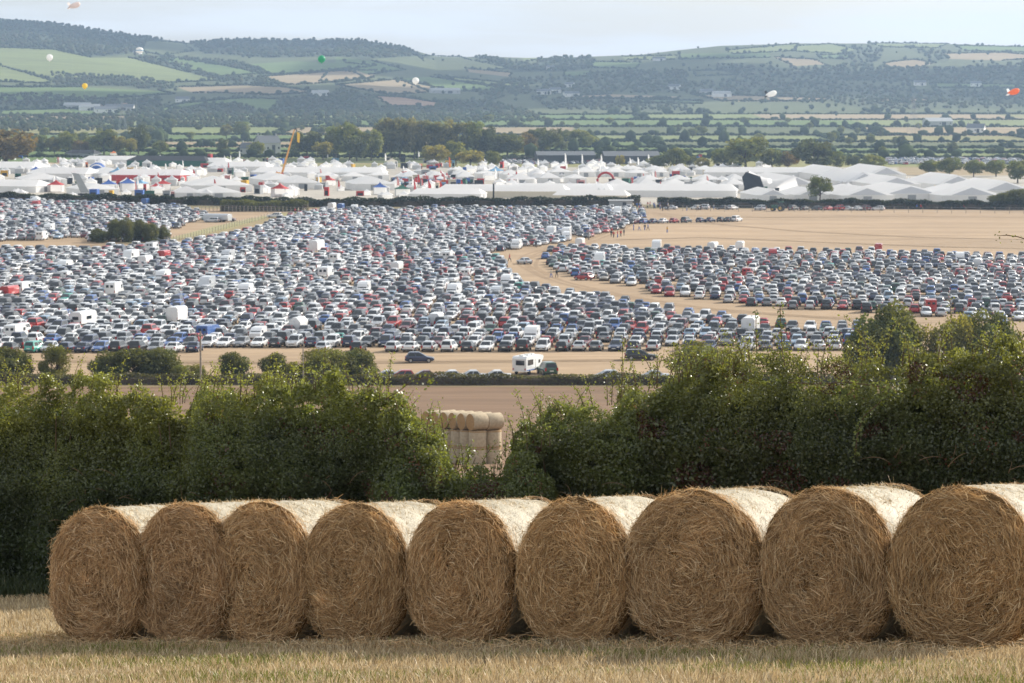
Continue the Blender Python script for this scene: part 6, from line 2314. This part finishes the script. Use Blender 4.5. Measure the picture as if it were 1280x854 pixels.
DG, TG = (.080, .108, .042), (.105, .120, .026)
big_hedge('field_hedge', 'tall unclipped hedge behind the left bales with pale yellow green shoots along its top', 'l', -70, 372, 205000, 1.7, DG, (.225, .235, .058), .0205, 0.0, seed=3)
big_hedge('field_hedge', 'dark rounded bush of the hedge that ends at the gap, left of the bale stack', 'l', 215, 584, 195000, 1.8, DG, (.185, .205, .056), .0215, .15, dy=-.35, seed=8)
big_hedge('bramble_thicket', 'low tangle of brambles filling the gap in the hedge below the bale stack', 'g', 455, 700, 85000, 1.6, (.080, .112, .040), (.155, .18, .055), .0235, .5, 'bramble', dy=-.5, seed=12)
big_hedge('field_hedge', 'hedge shoulder rising from the gap to the right of the bale stack', 'r', 614, 930, 185000, 1.7, DG, (.17, .19, .055), .020, .0, dy=.1, seed=17)
big_hedge('field_hedge', 'tallest dark hedge with reddish berries behind the right hand bales', 'r', 765, 1420, 300000, 1.9, (.070, .092, .037), (.17, .18, .052), .0205, .55, seed=23)

# pale bramble spray hanging down the face of the right hedge
def bramble(label, pts, n, col, leaf=.024):
    P = np.array([pos(px, r, float(hedge_y(px)) - 1.25) for px, r in pts])
    t = thing('bramble_spray', label, 'bramble', tuple(P[0]))
    Q = P - P[0]
    b = MB()
    b.tube([tuple(q) for q in Q], [.006] * (len(Q) - 1) + [.002], 5)
    b.build('stem', M['twig'], t)
    s = rng.uniform(0, 1, n)
    k = np.linspace(0, 1, len(Q))
    A = np.stack([np.interp(s, k, Q[:, j]) for j in range(3)], 1) + rng.normal(0, .035, (n, 3))
    V, Fc = leaf_quads(A, unit(rng.normal(size=(n, 3)) + np.array([0, -.6, .5])), leaf * rng.uniform(.6, 1.2, n), .65, .15)
    link('leaves', np_mesh('leaves', V, Fc, [M['leaf']], col=np.repeat(np.array(col)[None, :] * rng.uniform(.7, 1.3, (n, 1)), 4, 0)), t)


bramble('pale green bramble spray hanging down the dark hedge above the right hand bales', [(1092, 482), (1112, 487), (1098, 505), (1080, 520), (1072, 540), (1070, 560), (1068, 573)], 150, (.16, .19, .045))
bramble('bramble spray arching sideways over the dark hedge', [(985, 478), (1020, 480), (1060, 478), (1100, 483), (1130, 492)], 110, (.12, .14, .035))
bramble('long thin spray sticking out of the hedge into the brown field', [(480, 500), (500, 488), (518, 474), (535, 473), (541, 476)], 40, (.13, .15, .03), .026)
bramble('tall leafy spray standing above the right hedge before the parked cars', [(978, 440), (977, 425), (976, 408), (975, 385), (976, 382)], 60, (.10, .12, .03), .024)
bramble('thin leafy spray standing above the right hedge by the grey post', [(946, 440), (945, 420), (945, 400), (944, 388)], 45, (.10, .12, .03), .024)
bramble('arching twig with few leaves reaching in from the picture edge over the tan field', [(1300, 306), (1285, 300), (1272, 296), (1258, 294), (1247, 295)], 26, (.14, .16, .03), .022)

# ------------------------------------------------------------------ stubble and dry grass in front
def blades(name, label, n, poly, hmin, hmax, wid, cols, probs, lean=.35, green=None):
    """short standing stalks; poly in ground metres"""
    P = np.array(poly)
    x = rng.uniform(P[:, 0].min(), P[:, 0].max(), n * 2)
    y = rng.uniform(P[:, 1].min(), P[:, 1].max(), n * 2)
    k = inpoly(x, y, poly)
    x, y = x[k][:n], y[k][:n]
    # drilled rows run along the bales
    row = x * .512 + y * .859
    row = np.round(row / .14) * .14 + rng.normal(0, .03, len(x)) - row
    x, y = x + row * .512, y + row * .859
    n = len(x)
    z = height(x, y)
    h = rng.uniform(hmin, hmax, n) * (1 + .3 * np.sin(x * 1.7 + y) * np.sin(y * 2.1 - x * .8))
    a = rng.uniform(0, 2 * pi, n)
    ln = rng.normal(0, lean, (n, 2)) * h[:, None]
    w = wid * rng.uniform(.6, 1.3, n)
    dx, dy = np.cos(a) * w / 2, np.sin(a) * w / 2
    base = np.stack([x, y, z - .01], 1)
    mid = base + np.stack([ln[:, 0] * .4, ln[:, 1] * .4, h * .6], 1)
    tip = base + np.stack([ln[:, 0], ln[:, 1], h], 1)
    e = np.stack([dx, dy, np.zeros(n)], 1)
    V = np.stack([base - e, base + e, mid + e * .9, mid - e * .9, tip + e * .5, tip - e * .5], 1).reshape(-1, 3)
    i = np.arange(n)[:, None] * 6
    Fc = np.concatenate([i + np.array([[0, 1, 2, 3]]), i + np.array([[3, 2, 4, 5]])])
    col = np.array(cols)[rng.choice(len(cols), n, p=probs)] * rng.uniform(.7, 1.25, n)[:, None]
    if green is not None:
        gk = green(x, y) > rng.random(n)
        col[gk] = np.array([.19, .21, .05]) * rng.uniform(.6, 1.3, gk.sum())[:, None]
    o = link(name, np_mesh(name, V, Fc, [M['straw']], col=np.repeat(col, 6, 0)))
    return tag(o, label, None, None, 'stuff')


SC_ = [(.53, .425, .265), (.43, .33, .20), (.63, .53, .36), (.27, .20, .115)]
PR_ = [.35, .30, .2, .15]
gfun = lambda x, y: np.clip(.18 + .45 * np.sin(x * 1.1 + y * 2.0) * np.sin(y * 1.3 - x * .5), 0, .7) * np.clip((26.5 - (y + .6 * x)) / 4 + .25, .12, 1)
blades('stubble', 'dry straw coloured stubble and grass in front of the bales', 185000, [(-6.5, 16), (6, 13), (6.5, 24.2), (-7.5, 30.5)], .02, .085, .0065, SC_, PR_, .35, gfun)
blades('stubble', 'stubble behind and beside the bales up to the hedge', 50000, [(-8.5, 27), (-3.8, 28), (0, 28.2), (5.5, 25), (7, 33), (-8.5, 42)], .03, .10, .008, SC_, PR_, .35)
blades('weeds', 'green weeds along the foot of the hedge', 16000, [(-8.8, 39.6), (-3, 36.4), (-3, 37.6), (-8.8, 41)], .05, .28, .014, [(.04, .055, .022), (.06, .07, .028)], [.6, .4], .5)
# loose straw lying about the bales
n = 5000
x = rng.uniform(-6.5, 6, n)
y = 25.4 - .60 * x + rng.uniform(-1.1, .4, n)
P = np.stack([x, y, height(x, y) + rng.uniform(.01, .10, n)], 1)
a = rng.uniform(0, 2 * pi, n)
v, f, c = ribbons(P, unit(np.stack([np.cos(a), np.sin(a), rng.normal(0, .25, n)], 1)), unit(np.array([0, 0, 1.]) + rng.normal(0, .4, (n, 3))), rng.uniform(.06, .25, n), rng.uniform(.002, .005, n), rng.normal(0, .02, n),
                  STRAWC[rng.choice(5, n)] * rng.uniform(.8, 1.2, n)[:, None])
tag(link('fallen_straw', np_mesh('fallen_straw', v, f, [M['straw']], col=c)), 'loose straw lying around the bales', None, None, 'stuff')
print('counts', len(slots), len(near), len(vans), len(rest), len(bpy.data.objects))
